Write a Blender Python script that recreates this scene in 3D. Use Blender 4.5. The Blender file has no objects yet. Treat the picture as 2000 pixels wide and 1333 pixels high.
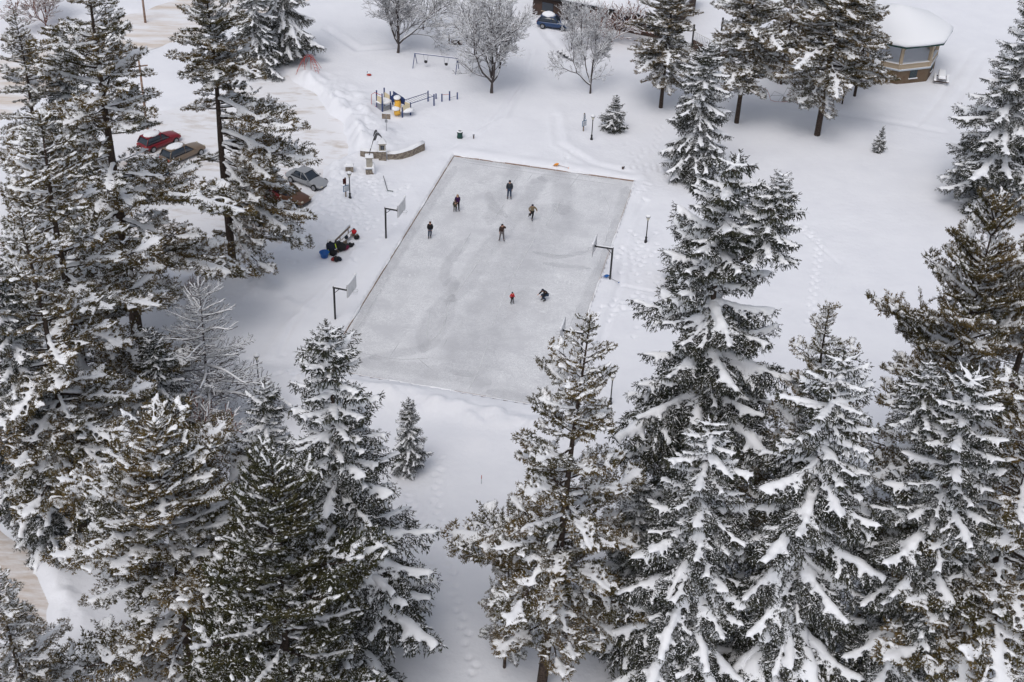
import bpy, math, random
import numpy as np
from mathutils import Vector, Matrix
PI = math.pi; R = math.radians
sc = bpy.context.scene; C = sc.collection
# ---------------------------------------------------------------- camera
FPX, PITCH, ROLL, CAMH = 2658.84, 0.59809444, 0.04201187, 62.0
_f = np.array([0, math.cos(PITCH), -math.sin(PITCH)]); _r = np.array([1., 0, 0]); _u = np.cross(_r, _f)
_R = math.cos(ROLL)*_r + math.sin(ROLL)*_u; _U = -math.sin(ROLL)*_r + math.cos(ROLL)*_u
cam = bpy.data.objects.new('camera', bpy.data.cameras.new('camera')); C.objects.link(cam)
M4 = Matrix.Identity(4)
for i in range(3):
    M4[i][0] = _R[i]; M4[i][1] = _U[i]; M4[i][2] = -_f[i]
M4[2][3] = CAMH
cam.matrix_world = M4
cam.data.sensor_width = 36; cam.data.lens = FPX/2000*36; cam.data.clip_end = 3000
sc.camera = cam
# ---------------------------------------------------------------- light
SUN_EL, SUN_AZ = R(58), R(200)
w = bpy.data.worlds.new('World'); sc.world = w; w.use_nodes = True
nt = w.node_tree; bg = nt.nodes['Background']
sky = nt.nodes.new('ShaderNodeTexSky'); sky.sky_type = 'NISHITA'; sky.sun_disc = False
sky.sun_elevation = SUN_EL; sky.sun_rotation = SUN_AZ; sky.air_density = 1.0; sky.dust_density = 3.0
hs = nt.nodes.new('ShaderNodeHueSaturation'); hs.inputs['Saturation'].default_value = 0.42
nt.links.new(sky.outputs[0], hs.inputs['Color']); nt.links.new(hs.outputs[0], bg.inputs[0])
bg.inputs[1].default_value = 0.145
sl = bpy.data.lights.new('sun', 'SUN'); sl.energy = 0.72; sl.angle = R(30); sl.color = (1, .965, .93)
so = bpy.data.objects.new('sun', sl); C.objects.link(so)
sd = Vector((math.sin(SUN_AZ)*math.cos(SUN_EL), math.cos(SUN_AZ)*math.cos(SUN_EL), math.sin(SUN_EL)))
so.rotation_euler = sd.to_track_quat('Z', 'Y').to_euler()
sc.view_settings.view_transform = 'Standard'; sc.view_settings.look = 'None'
sc.view_settings.exposure = -0.04; sc.view_settings.gamma = 1
sc.cycles.max_bounces = 5; sc.cycles.diffuse_bounces = 3; sc.cycles.glossy_bounces = 2
sc.cycles.use_denoising = True

# ---------------------------------------------------------------- pixel -> place
def at(px, py, z=0.0):
    d = (px-1000)/FPX*_R - (py-666.5)/FPX*_U + _f
    t = (z-CAMH)/d[2]
    return np.array([d[0]*t, d[1]*t])
def hgt_for(xy, py):
    lo, hi = 0.0, 60.0
    for _ in range(40):
        m = (lo+hi)/2; P = np.array([xy[0], xy[1], m-CAMH]); y = 666.5 - FPX*(P@_U)/(P@_f)
        if y > py: lo = m
        else: hi = m
    return lo

# ---------------------------------------------------------------- materials
def mat(name, col, rough=.85, spec=.3, metal=0, noise=None, bump=None):
    """noise=(scale, second colour, contrast lo, hi); bump=(scale, strength, distance)"""
    m = bpy.data.materials.new(name); m.use_nodes = True
    n = m.node_tree; b = n.nodes['Principled BSDF']
    b.inputs['Base Color'].default_value = (*col, 1); b.inputs['Roughness'].default_value = rough
    b.inputs['Specular IOR Level'].default_value = spec; b.inputs['Metallic'].default_value = metal
    if noise or bump:
        g = n.nodes.new('ShaderNodeNewGeometry')
    if noise:
        t = n.nodes.new('ShaderNodeTexNoise'); t.inputs['Scale'].default_value = noise[0]; t.inputs['Detail'].default_value = 5
        n.links.new(g.outputs['Position'], t.inputs['Vector'])
        r = n.nodes.new('ShaderNodeMapRange'); r.inputs[1].default_value = noise[2]; r.inputs[2].default_value = noise[3]
        n.links.new(t.outputs[0], r.inputs[0])
        x = n.nodes.new('ShaderNodeMix'); x.data_type = 'RGBA'
        n.links.new(r.outputs[0], x.inputs[0]); x.inputs[6].default_value = (*col, 1); x.inputs[7].default_value = (*noise[1], 1)
        n.links.new(x.outputs[2], b.inputs['Base Color'])
    if bump:
        t = n.nodes.new('ShaderNodeTexNoise'); t.inputs['Scale'].default_value = bump[0]; t.inputs['Detail'].default_value = 4
        n.links.new(g.outputs['Position'], t.inputs['Vector'])
        k = n.nodes.new('ShaderNodeBump'); k.inputs['Strength'].default_value = bump[1]; k.inputs['Distance'].default_value = bump[2]
        n.links.new(t.outputs[0], k.inputs['Height']); n.links.new(k.outputs[0], b.inputs['Normal'])
    return m
SNOWC = (.83, .84, .885)
M = dict(
    snow=mat('snow', SNOWC, .9, .15, noise=(.35, (.79, .80, .85), .35, .7), bump=(2.6, .6, .07)),
    tsnow=mat('tree_snow', (.86, .87, .90), .9, .1, bump=(5, .4, .05)),
    dusted=mat('dusted_needles', (.42, .42, .42), .9, .1),
    olive=mat('pine_needles', (.062, .054, .020), .7, .25, noise=(.4, (.150, .102, .036), .38, .62)),
    deep=mat('deep_olive_needles', (.045, .046, .018), .7, .25, noise=(.6, (.070, .060, .022), .45, .68)),
    green=mat('spruce_needles', (.024, .028, .020), .7, .25, noise=(.9, (.055, .054, .031), .42, .68)),
    bark=mat('bark', (.075, .055, .045), .9, .2, noise=(7, (.035, .026, .022), .4, .6), bump=(14, .8, .05)),
    twig=mat('twig', (.085, .072, .07), .9, .2),
    redtwig=mat('red_twig', (.19, .075, .045), .9, .2),
    black=mat('black_paint', (.015, .015, .018), .4, .5),
    white=mat('white_panel', (.72, .72, .73), .6, .4, noise=(3, (.62, .62, .63), .4, .7)),
    steel=mat('steel', (.35, .36, .38), .4, .5, .8),
    stone=mat('stone', (.30, .26, .21), .9, .2, noise=(5, (.17, .14, .12), .42, .6), bump=(7, .9, .08)),
    stucco=mat('stucco', (.45, .42, .36), .9, .2, noise=(3, (.38, .35, .30), .4, .6)),
    glass=mat('dark_glass', (.02, .03, .045), .1, .7),
    wood=mat('weathered_wood', (.30, .24, .19), .85, .2, noise=(6, (.20, .16, .13), .4, .6)),
    board=mat('board_wood', (.36, .27, .22), .85, .2, noise=(3, (.26, .17, .13), .4, .6)),
    navy=mat('navy_paint', (.02, .045, .16), .45, .4),
    yellow=mat('yellow_plastic', (.75, .42, .06), .5, .4),
    cream=mat('cream_plastic', (.72, .62, .42), .6, .3),
    redp=mat('red_paint', (.42, .05, .035), .5, .4),
    pink=mat('pink_wire', (.55, .22, .20), .6, .3),
    orange=mat('orange_plastic', (.85, .32, .03), .5, .4),
    blue=mat('blue_plastic', (.01, .11, .38), .5, .4),
    brick=mat('brown_brick', (.155, .115, .08), .9, .2, noise=(2, (.125, .075, .05), .45, .8)),
    trim=mat('tan_trim', (.42, .34, .25), .8, .2),
    ledge=mat('grey_ledge', (.42, .47, .53), .7, .3),
    eave=mat('green_eave', (.012, .05, .042), .6, .3),
    siding=mat('white_siding', (.68, .68, .68), .8, .2),
    darkwood=mat('dark_brown_wall', (.09, .06, .05), .9, .2, noise=(1, (.06, .045, .04), .4, .6)),
    skin=mat('skin', (.52, .30, .22), .6, .3),
    rubber=mat('tyre_rubber', (.02, .02, .02), .8, .3),
    lampglass=mat('lamp_glass', (.55, .52, .42), .3, .5),
    signblue=mat('sign_blue', (.05, .16, .30), .5, .4),
    greenm=mat('green_metal', (.015, .06, .05), .5, .4),
    mould=mat('yellow_brown_wood', (.20, .13, .03), .85, .2, noise=(4, (.08, .05, .015), .4, .6)),
    maroon=mat('maroon_wood', (.06, .012, .01), .8, .2),
)
def cmat(name, col, rough=.8): return mat(name, col, rough, .3)

# ---------------------------------------------------------------- object helpers
def props(o, label=None, cat=None, group=None, kind=None):
    if label: o['label'] = label
    if cat: o['category'] = cat
    if group: o['group'] = group
    if kind: o['kind'] = kind
    return o
def thing(name, label, cat, loc=(0, 0, 0), rz=0, group=None):
    o = bpy.data.objects.new(name, None); C.objects.link(o); o.empty_display_size = .3
    o.location = loc; o.rotation_euler = (0, 0, rz)
    return props(o, label, cat, group)
def npmesh(name, V, Q, smooth=True):
    me = bpy.data.meshes.new(name); n, k = Q.shape
    me.vertices.add(len(V)); me.vertices.foreach_set('co', np.ascontiguousarray(V, np.float32).ravel())
    me.loops.add(n*k); me.loops.foreach_set('vertex_index', np.ascontiguousarray(Q, np.int32).ravel())
    me.polygons.add(n); me.polygons.foreach_set('loop_start', np.arange(0, n*k, k, dtype=np.int32))
    me.polygons.foreach_set('use_smooth', np.full(n, smooth))
    me.update(calc_edges=True)
    return me
def link(name, me, m, parent=None, kind=None):
    o = bpy.data.objects.new(name, me); C.objects.link(o)
    if m is not None and not me.materials: me.materials.append(m)
    if parent: o.parent = parent
    if kind: o['kind'] = kind
    return o
class B:
    """collects shapes, builds ONE mesh object"""
    def __init__(s): s.v = []; s.f = []
    def add(s, V, F):
        o = len(s.v); s.v += [tuple(map(float, p)) for p in V]; s.f += [tuple(o+i for i in q) for q in F]; return s
    def box(s, c, d, rz=0, taper=1.0, tilt=None):
        V = []
        for z in (-.5, .5):
            k = taper if z > 0 else 1
            for x, y in ((-.5, -.5), (.5, -.5), (.5, .5), (-.5, .5)):
                V.append(Vector((x*d[0]*k, y*d[1]*k, z*d[2])))
        m = Matrix.Rotation(rz, 3, 'Z')
        if tilt is not None: m = m @ Matrix.Rotation(tilt[0], 3, tilt[1])
        V = [m @ v + Vector(c) for v in V]
        return s.add(V, [(3, 2, 1, 0), (4, 5, 6, 7), (0, 1, 5, 4), (1, 2, 6, 5), (2, 3, 7, 6), (3, 0, 4, 7)])
    def tube(s, pts, r, n=8, cap=True):
        pts = [Vector(p) for p in pts]
        rs = r if isinstance(r, (list, tuple)) else [r]*len(pts)
        V = []; F = []; ref = None
        for i, p in enumerate(pts):
            t = (pts[min(i+1, len(pts)-1)] - pts[max(i-1, 0)]).normalized()
            a = t.cross(Vector((0, 0, 1)))
            if a.length < .05: a = t.cross(Vector((1, 0, 0)))
            a.normalize()
            if ref is not None and a.dot(ref) < 0 : a = -a
            ref = a; b = t.cross(a)
            for k in range(n):
                q = 2*PI*k/n; V.append(p + (a*math.cos(q)+b*math.sin(q))*rs[i])
        for i in range(len(pts)-1):
            for k in range(n):
                F.append((i*n+k, i*n+(k+1) % n, (i+1)*n+(k+1) % n, (i+1)*n+k))
        if cap: F.append(tuple(range(n))[::-1]); F.append(tuple(range((len(pts)-1)*n, len(pts)*n)))
        return s.add(V, F)
    def ball(s, c, r, n=10, m=6, sq=(1, 1, 1), noise=0, seed=0):
        rg = random.Random(seed); V = []; F = []
        for i in range(m+1):
            th = PI*i/m
            for k in range(n):
                ph = 2*PI*k/n; q = r*(1+noise*(rg.random()-.5))
                V.append((c[0]+q*sq[0]*math.sin(th)*math.cos(ph), c[1]+q*sq[1]*math.sin(th)*math.sin(ph), c[2]+q*sq[2]*math.cos(th)))
        for i in range(m):
            for k in range(n): F.append((i*n+k, (i+1)*n+k, (i+1)*n+(k+1) % n, i*n+(k+1) % n))
        return s.add(V, F)
    def lathe(s, prof, c=(0, 0, 0), n=12):
        V = []; F = []
        for (r, z) in prof:
            for k in range(n): V.append((c[0]+r*math.cos(2*PI*k/n), c[1]+r*math.sin(2*PI*k/n), c[2]+z))
        for i in range(len(prof)-1):
            for k in range(n): F.append((i*n+k, i*n+(k+1) % n, (i+1)*n+(k+1) % n, (i+1)*n+k))
        return s.add(V, F)
    def prism(s, poly, z0, z1):
        n = len(poly); V = [(p[0], p[1], z0) for p in poly]+[(p[0], p[1], z1) for p in poly]
        return s.add(V, [tuple(range(n))[::-1], tuple(range(n, 2*n))]+[(i, (i+1) % n, n+(i+1) % n, n+i) for i in range(n)])
    def build(s, name, m, parent=None, smooth=False, bevel=0, sub=0):
        me = bpy.data.meshes.new(name); me.from_pydata(s.v, [], s.f); me.update()
        if smooth:
            me.polygons.foreach_set('use_smooth', np.full(len(me.polygons), True))
        o = link(name, me, m, parent)
        if bevel:
            q = o.modifiers.new('bevel', 'BEVEL'); q.width = bevel; q.segments = 2
        if sub:
            q = o.modifiers.new('sub', 'SUBSURF'); q.levels = sub; q.render_levels = sub
        return o

# ---------------------------------------------------------------- noise and distances
_rg = np.random.default_rng(7); _T = _rg.random((256, 256))
def vn(x, y, s):
    x = x/s; y = y/s; xi = np.floor(x).astype(int); yi = np.floor(y).astype(int); fx = x-xi; fy = y-yi
    fx = fx*fx*(3-2*fx); fy = fy*fy*(3-2*fy)
    a = _T[xi & 255, yi & 255]; b = _T[(xi+1) & 255, yi & 255]; c = _T[xi & 255, (yi+1) & 255]; d = _T[(xi+1) & 255, (yi+1) & 255]
    return (a*(1-fx)+b*fx)*(1-fy)+(c*(1-fx)+d*fx)*fy - .5
def dline(x, y, pts):
    best = np.full(x.shape, 1e9)
    for (a, b) in zip(pts[:-1], pts[1:]):
        dx, dy = b[0]-a[0], b[1]-a[1]; L2 = dx*dx+dy*dy+1e-9
        t = np.clip(((x-a[0])*dx+(y-a[1])*dy)/L2, 0, 1)
        best = np.minimum(best, np.hypot(x-a[0]-t*dx, y-a[1]-t*dy))
    return best
def sdpoly(x, y, pts):
    d = dline(x, y, list(pts)+[pts[0]]); ins = np.zeros(x.shape, bool)
    for (a, b) in zip(pts, list(pts[1:])+[pts[0]]):
        c = ((a[1] > y) != (b[1] > y)) & (x < (b[0]-a[0])*(y-a[1])/((b[1]-a[1]) + 1e-12)+a[0])
        ins ^= c
    return np.where(ins, -d, d)
def P(*xy): return [at(a, b) for a, b in xy]
def sm(t): t = np.clip(t, 0, 1); return t*t*(3-2*t)
# rink rectangle from the fit
rx, ry, yaw, RW, RL = -0.10650828*CAMH, 1.99217336*CAMH, -0.20976607, 0.29561865*CAMH, 0.61862061*CAMH
e1 = np.array([math.cos(yaw), math.sin(yaw)]); e2 = np.array([-e1[1], e1[0]])
RK = [np.array([rx, ry]), np.array([rx, ry])+RW*e1, np.array([rx, ry])+RW*e1-RL*e2, np.array([rx, ry])-RL*e2]
LOT = P((250, 235), (560, 150), (640, 200), (700, 285), (690, 305), (640, 330), (600, 400), (560, 480), (440, 530), (340, 540), (230, 480), (160, 330))
ROAD = P((-300, 420), (180, 130), (420, 60), (700, -30), (1000, -110), (1000, -170), (660, -110), (380, -10), (150, 60), (-300, 240))
ROAD2 = P((-120, 1010), (-10, 1030), (40, 1068), (85, 1120), (110, 1180), (60, 1240), (-120, 1140))
BANKS = [(P((590, 165), (645, 205), (695, 245), (718, 290)), .75, 3.2, 1), (P((650, 230), (690, 262), (705, 300)), .35, 1.2, 1), (P((720, 215), (700, 200), (690, 185)), .25, 1.5, 1), (P((600, 300), (660, 330), (660, 380), (620, 440)), .35, 1.6, 1),
         (P((660, 745), (780, 775), (900, 800), (1010, 835), (1080, 845)), .55, 1.5, 1), (P((520, 700), (560, 640), (650, 560), (700, 490)), .18, .5, 0),
         (P((540, 700), (580, 650), (600, 610), (560, 590)), .15, .5, 0), (P((500, 560), (420, 560), (330, 560)), .6, 1.8, 1),
         (P((0, 1010), (60, 1055), (110, 1120), (150, 1200)), .35, .9, 1), (P((830, 870), (900, 850), (980, 870)), .25, 1.5, 0),
         (P((470, 730), (520, 735), (600, 745)), .3, 1.1, 1), (P((1090, 215), (1100, 280), (1170, 322), (1245, 335)), .14, 1.2, 0),
         (P((930, 262), (985, 235), (1030, 150)), .2, .35, 0)]
TRACKS = [(P((1085, 230), (1092, 285), (1160, 325), (1240, 345)), .12, .45), (P((1262, 395), (1228, 440), (1214, 500), (1210, 560), (1180, 650), (1170, 700)), .14, .28),
          (P((1215, 560), (1260, 568), (1300, 576)), .12, .2), (P((1200, 612), (1240, 606), (1290, 620)), .1, .2),
          (P((1380, 190), (1500, 205), (1640, 225), (1840, 262)), .12, .5), (P((1900, 100), (1860, 160), (1820, 215), (1790, 250)), .12, .3),
          (P((1925, 110), (1880, 180), (1840, 235)), .12, .3), (P((1130, 90), (1100, 110), (1085, 150)), .14, .35), (P((1060, 60), (1110, 120)), .12, .5),
          (P((870, 300), (960, 240), (1025, 160), (1040, 100)), .12, .22), (P((545, 700), (570, 640), (650, 555)), .1, .22),
          (P((1440, 300), (1560, 450), (1640, 520), (1600, 620)), .07, .18), (P((640, 60), (700, 100), (780, 95)), .2, .5), (P((1230, 340), (1300, 300)), .1, .8)]
STEPS = [P((858, 900), (850, 985), (870, 1060), (884, 1150), (905, 1230), (930, 1333)), P((795, 975), (830, 1050), (852, 1140)),
         P((1290, 250), (1270, 320), (1310, 350)), P((1400, 300), (1500, 380), (1600, 480), (1580, 640)), P((1250, 470), (1240, 530), (1250, 590), (1260, 640)),
         P((700, 420), (660, 400), (620, 420), (600, 470)), P((1110, 300), (1080, 350), (1200, 400), (1240, 420))]
_foot = []
_rr = random.Random(3)
for pl in STEPS:
    s = 0
    for a, b in zip(pl[:-1], pl[1:]):
        L = np.hypot(*(b-a)); n = max(1, int(L/.6)); t_ = (b-a)/L
        for k in range(n):
            s += 1; _foot.append(a+(b-a)*k/n+np.array([-t_[1], t_[0]])*(.16 if s % 2 else -.16)+np.array([_rr.uniform(-.08, .08), _rr.uniform(-.08, .08)]))
_tramp = [(P((660, 440))[0], 6, 170), (P((690, 370))[0], 4, 90), (P((1235, 510))[0], 3.5, 90), (P((1230, 600))[0], 3, 50), (P((1280, 320))[0], 3, 60), (P((600, 730))[0], 3, 40), (P((1225, 375))[0], 2, 30)]
for c, rad, n in _tramp:
    for k in range(n): _foot.append(c+np.array([_rr.gauss(0, rad*.5), _rr.gauss(0, rad*.5)]))
def ground_z(x, y):
    x = np.asarray(x, float); y = np.asarray(y, float)
    z = .30*vn(x, y, 14)+.10*vn(x+9, y, 4)+.04*vn(x, y+5, 1.3)+.18
    near = ((x > -45) & (y < 135))
    z = z + np.where(near, .03*vn(x, y, .45), 0)
    for pl, h, wd, rough in BANKS:
        d = dline(x, y, pl); d = d+rough*.9*vn(x+11, y, 1.7); g = np.exp(-(d/wd)**2)
        z = z+h*g*(1+rough*(.8*vn(x, y, .9)+.6*np.abs(vn(x+3, y, .5))+.5*vn(x, y+1, 1.4)+.9*vn(x, y+7, 2.6)))
    for pl, h, wd in TRACKS:
        d = dline(x, y, pl); z = z - h*np.exp(-(d/wd)**2) + .35*h*np.exp(-((d-1.7*wd)/(wd*.6))**2)
    dr = sdpoly(x, y, RK)
    k = sm((dr-.12)/2.2); z = .11*(1-k)+z*k
    z = z+.16*np.exp(-((dr-1.0)/.7)**2)*(1+vn(x, y, 1.5)*1.2)
    z = np.where(dr < .10, -.3, z)
    for pg in (LOT, ROAD, ROAD2):
        d = sdpoly(x, y, pg)+1.6*vn(x, y, 2.5); k = sm((d+.3)/1.5); z = z*k+(1-k)*(-.06)
    return z
def gz(p, y=None):
    a = p if y is None else (p, y)
    return float(ground_z(np.array([a[0]]), np.array([a[1]]))[0])
def axis(segs):
    o = []
    for a, b, s in segs: o.append(np.arange(a, b, s))
    return np.concatenate(o)
gx = axis([(-600, -120, 40), (-120, -62, 1.0), (-62, -34, .35), (-34, 32, .17), (32, 75, .35), (75, 120, 1.), (120, 601, 40)])
gy = axis([(-200, 20, 20), (20, 46, 1), (46, 120, .17), (120, 175, .3), (175, 220, 1), (220, 1500, 60)])
GX, GY = np.meshgrid(gx, gy, indexing='ij'); GZ = ground_z(GX, GY)
for c in _foot:
    i0, i1 = np.searchsorted(gx, [c[0]-.5, c[0]+.5]); j0, j1 = np.searchsorted(gy, [c[1]-.5, c[1]+.5])
    if i1 > i0 and j1 > j0:
        d = np.hypot(GX[i0:i1, j0:j1]-c[0], (GY[i0:i1, j0:j1]-c[1]))
        if (GZ[i0:i1, j0:j1] > 0.0).all(): GZ[i0:i1, j0:j1] -= .16*np.exp(-(d/.18)**2)-.04*np.exp(-((d-.38)/.12)**2)
nx, ny = len(gx), len(gy); I = np.arange(nx*ny).reshape(nx, ny)
Q = np.stack([I[:-1, :-1], I[1:, :-1], I[1:, 1:], I[:-1, 1:]], -1).reshape(-1, 4)
link('snow_ground', npmesh('snow_ground', np.stack([GX, GY, GZ], -1).reshape(-1, 3), Q), M['snow'], None, 'structure')

# packed snow with tan grit for lot and roads
def stained(name, scale, lo, hi, tan, stretch, rot):
    m = mat(name, (.80, .80, .83), .9, .15, bump=(3, .5, .05)); n = m.node_tree; b = n.nodes['Principled BSDF']
    g = n.nodes.new('ShaderNodeNewGeometry'); mp = n.nodes.new('ShaderNodeMapping'); mp.inputs['Rotation'].default_value = (0, 0, rot); mp.inputs['Scale'].default_value = (1, stretch, 1)
    n.links.new(g.outputs['Position'], mp.inputs[0])
    prev = None
    t = n.nodes.new('ShaderNodeTexNoise'); t.inputs['Scale'].default_value = scale; t.inputs['Detail'].default_value = 7; t.inputs['Roughness'].default_value = .65
    n.links.new(mp.outputs[0], t.inputs['Vector'])
    r = n.nodes.new('ShaderNodeMapRange'); r.inputs[1].default_value = lo; r.inputs[2].default_value = hi; n.links.new(t.outputs[0], r.inputs[0])
    x = n.nodes.new('ShaderNodeMix'); x.data_type = 'RGBA'; x.inputs[6].default_value = (.81, .81, .84, 1); x.inputs[7].default_value = (*tan, 1)
    n.links.new(r.outputs[0], x.inputs[0]); n.links.new(x.outputs[2], b.inputs['Base Color'])
    return m
def sheet(name, poly, z, m):
    b = B(); b.add([(p[0], p[1], z) for p in poly], [tuple(range(len(poly)))]); return b.build(name, m)
for nm, pg, mm, grow in (('parking_lot', LOT, stained('lot_snow', .22, .50, .72, (.52, .45, .39), 2.6, .4), 1.06), ('road', ROAD, stained('road_snow', .12, .40, .70, (.60, .50, .41), 4.5, -.35), 1.02),
                         ('side_road', ROAD2, stained('sand_road', .5, .3, .75, (.50, .39, .30), 4, .9), 1.15)):
    cpt = sum(pg)/len(pg); o = sheet(nm, [cpt+(p-cpt)*grow for p in pg], -.02, mm); o['kind'] = 'structure'

# ---------------------------------------------------------------- rink
def ice_material():
    m = mat('ice', (.46, .47, .475), .38, .35); n = m.node_tree; b = n.nodes['Principled BSDF']; L = n.links
    g = n.nodes.new('ShaderNodeNewGeometry')
    def noise(scale, detail=4, rough=.6, dist=0, vec=None):
        t = n.nodes.new('ShaderNodeTexNoise'); t.inputs['Scale'].default_value = scale; t.inputs['Detail'].default_value = detail
        t.inputs['Roughness'].default_value = rough; t.inputs['Distortion'].default_value = dist
        L.new(vec or g.outputs['Position'], t.inputs['Vector']); return t.outputs[0]
    def mix(f, a, c):
        x = n.nodes.new('ShaderNodeMix'); x.data_type = 'RGBA'; L.new(f, x.inputs[0])
        if isinstance(a, tuple): x.inputs[6].default_value = (*a, 1)
        else: L.new(a, x.inputs[6])
        x.inputs[7].default_value = (*c, 1); return x.outputs[2]
    def rng(v, lo, hi, mx=1.0):
        r = n.nodes.new('ShaderNodeMapRange'); r.inputs[1].default_value = lo; r.inputs[2].default_value = hi; r.inputs[4].default_value = mx; L.new(v, r.inputs[0]); return r.outputs[0]
    c = mix(rng(noise(.22), .4, .65), (.605, .61, .64), (.64, .645, .672))
    # skate scratches: thin contour lines of strongly distorted noise
    for sc_, lo, mx in ((.8, .03, .9), (1.6, .035, .85), (.45, .014, .9)):
        v = noise(sc_, 2, .5, 2.5)
        a = n.nodes.new('ShaderNodeMath'); a.operation = 'PINGPONG'; L.new(v, a.inputs[0]); a.inputs[1].default_value = .06
        f = rng(a.outputs[0], lo, 0.0, mx)
        gate = n.nodes.new('ShaderNodeMath'); gate.operation = 'MULTIPLY'; L.new(f, gate.inputs[0]); L.new(rng(noise(.35*sc_, 3), .40, .55), gate.inputs[1])
        c = mix(gate.outputs[0], c, (.84, .85, .87))
    c = mix(rng(noise(6, 4), .55, .8, .3), c, (.80, .81, .83)); c = mix(rng(noise(2.2, 5, .7, 1.5), .52, .62, .14), c, (.52, .53, .55))
    L.new(c, b.inputs['Base Color'])
    return m
ic = thing('ice_rink', None, None); ic['kind'] = 'structure'
b = B(); cc = sum(RK)/4; b.add([(p[0], p[1], 0) for p in RK], [(3, 2, 1, 0)]); ice = b.build('ice', ice_material(), ic)
for v in ice.data.polygons: pass
def ribbon(bb, pts, wd, z, seed=0):
    rg = random.Random(seed); pts = [Vector((p[0], p[1], 0)) for p in pts]; S = []
    for a, c in zip(pts[:-1], pts[1:]):
        n = max(1, int((c-a).length/.6)); S += [a+(c-a)*k/n for k in range(n)]
    S.append(pts[-1])
    for _ in range(3):
        S = [S[0]]+[(S[i-1]+S[i]*2+S[i+1])/4 for i in range(1, len(S)-1)]+[S[-1]]
    V = []; F = []
    for i, p in enumerate(S):
        t = (S[min(i+1, len(S)-1)]-S[max(i-1, 0)]).normalized(); nrm = Vector((-t.y, t.x, 0)); e = min(1, .25+min(i, len(S)-1-i)*.5)
        w_ = wd*e*(.85+.3*rg.random())
        V += [p+nrm*w_*k_+Vector((0, 0, z)) for k_ in (.62, .34, -.34, -.62)]; EDGE.extend([0., 1., 1., 0.])
    for i in range(len(S)-1):
        for k in range(3): F.append((4*i+k, 4*i+k+1, 4*i+k+5, 4*i+k+4))
    bb.add(V, F)
def edge_attr(o):
    a = o.data.attributes.new('edge', 'FLOAT', 'POINT'); a.data.foreach_set('value', EDGE[:]); EDGE.clear()
EDGE = []
def tmat(name, col, al):
    m = mat(name, col, .4, .3); n = m.node_tree; b_ = n.nodes['Principled BSDF']; g = n.nodes.new('ShaderNodeNewGeometry')
    t = n.nodes.new('ShaderNodeTexNoise'); t.inputs['Scale'].default_value = 2.5; t.inputs['Detail'].default_value = 6; n.links.new(g.outputs['Position'], t.inputs[0])
    r = n.nodes.new('ShaderNodeMapRange'); r.inputs[1].default_value = .3; r.inputs[2].default_value = .6; r.inputs[3].default_value = al*.75; r.inputs[4].default_value = al
    at_ = n.nodes.new('ShaderNodeAttribute'); at_.attribute_name = 'edge'; mu = n.nodes.new('ShaderNodeMath'); mu.operation = 'MULTIPLY'
    n.links.new(t.outputs[0], r.inputs[0]); n.links.new(r.outputs[0], mu.inputs[0]); n.links.new(at_.outputs['Fac'], mu.inputs[1]); n.links.new(mu.outputs[0], b_.inputs['Alpha']); return m
dk = B(); i = 0
for pts, wd in [(((1012, 325), (975, 390), (955, 440)), 1.6), (((955, 375), (958, 400), (990, 425)), 1.0), (((1060, 345), (1010, 420), (950, 490), (905, 560), (880, 590)), 1.7),
                (((1100, 400), (1030, 500), (945, 630), (900, 735)), 5.0), (((1050, 350), (1100, 345), (1100, 420)), 2.0),
                (((885, 540), (880, 580), (845, 610), (828, 650), (826, 690)), 1.2), (((885, 575), (872, 625), (840, 680), (720, 700)), 1.1), (((915, 465), (870, 520), (868, 560)), 1.0),
                (((1150, 490), (1090, 505), (1040, 492)), .7), (((1155, 525), (1060, 515)), .7), (((1225, 365), (1205, 440), (1150, 580), (1120, 650)), 1.1),
                (((700, 705), (830, 725), (960, 750)), 1.8), (((1080, 800), (1000, 775), (950, 765)), 1.6), (((890, 325), (820, 430), (740, 560), (690, 655)), .9), (((1200, 350), (1060, 332), (900, 310)), .9)]:
    i += 1; ribbon(dk, P(*pts), wd, .004+.0012*i, i)
edge_attr(dk.build('dark_ice_band', tmat('dark_ice', (.55, .555, .58), .17), ic))
wl = B(); i = 0
for pts, wd in [(((985, 400), (968, 425)), .13), (((1095, 395), (1066, 442)), .16), (((1112, 368), (1140, 330)), .12), (((1050, 455), (1000, 545)), .12), (((942, 500), (892, 572)), .18),
                (((840, 610), (833, 650), (836, 675), (860, 650), (872, 622), (877, 590)), .10), (((815, 700), (845, 725)), .1), (((955, 665), (935, 725), (915, 762)), .1), (((1000, 545), (960, 640)), .08),
                (((1030, 355), (1040, 340)), .12), (((920, 455), (895, 500)), .09), (((950, 480), (962, 490)), .12), (((1046, 490), (1090, 502), (1150, 497)), .08), (((875, 660), (865, 680)), .1),
                (((780, 670), (760, 700)), .07), (((1195, 430), (1160, 545)), .09), (((1128, 600), (1112, 640)), .09), (((760, 540), (700, 640)), .08), (((990, 375), (1012, 345)), .08), (((700, 690), (780, 705), (850, 700)), .07), (((1180, 385), (1192, 405), (1186, 425)), .07), (((905, 318), (1060, 342), (1200, 362)), .07)]:
    i += 1; ribbon(wl, P(*pts), wd, .024+.0012*i, 50+i)
edge_attr(wl.build('scraped_snow_line', tmat('scraped', (.82, .83, .85), .6), ic))
rb = thing('rink_border', 'low brown plank border framing the skating rink', 'border')
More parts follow.
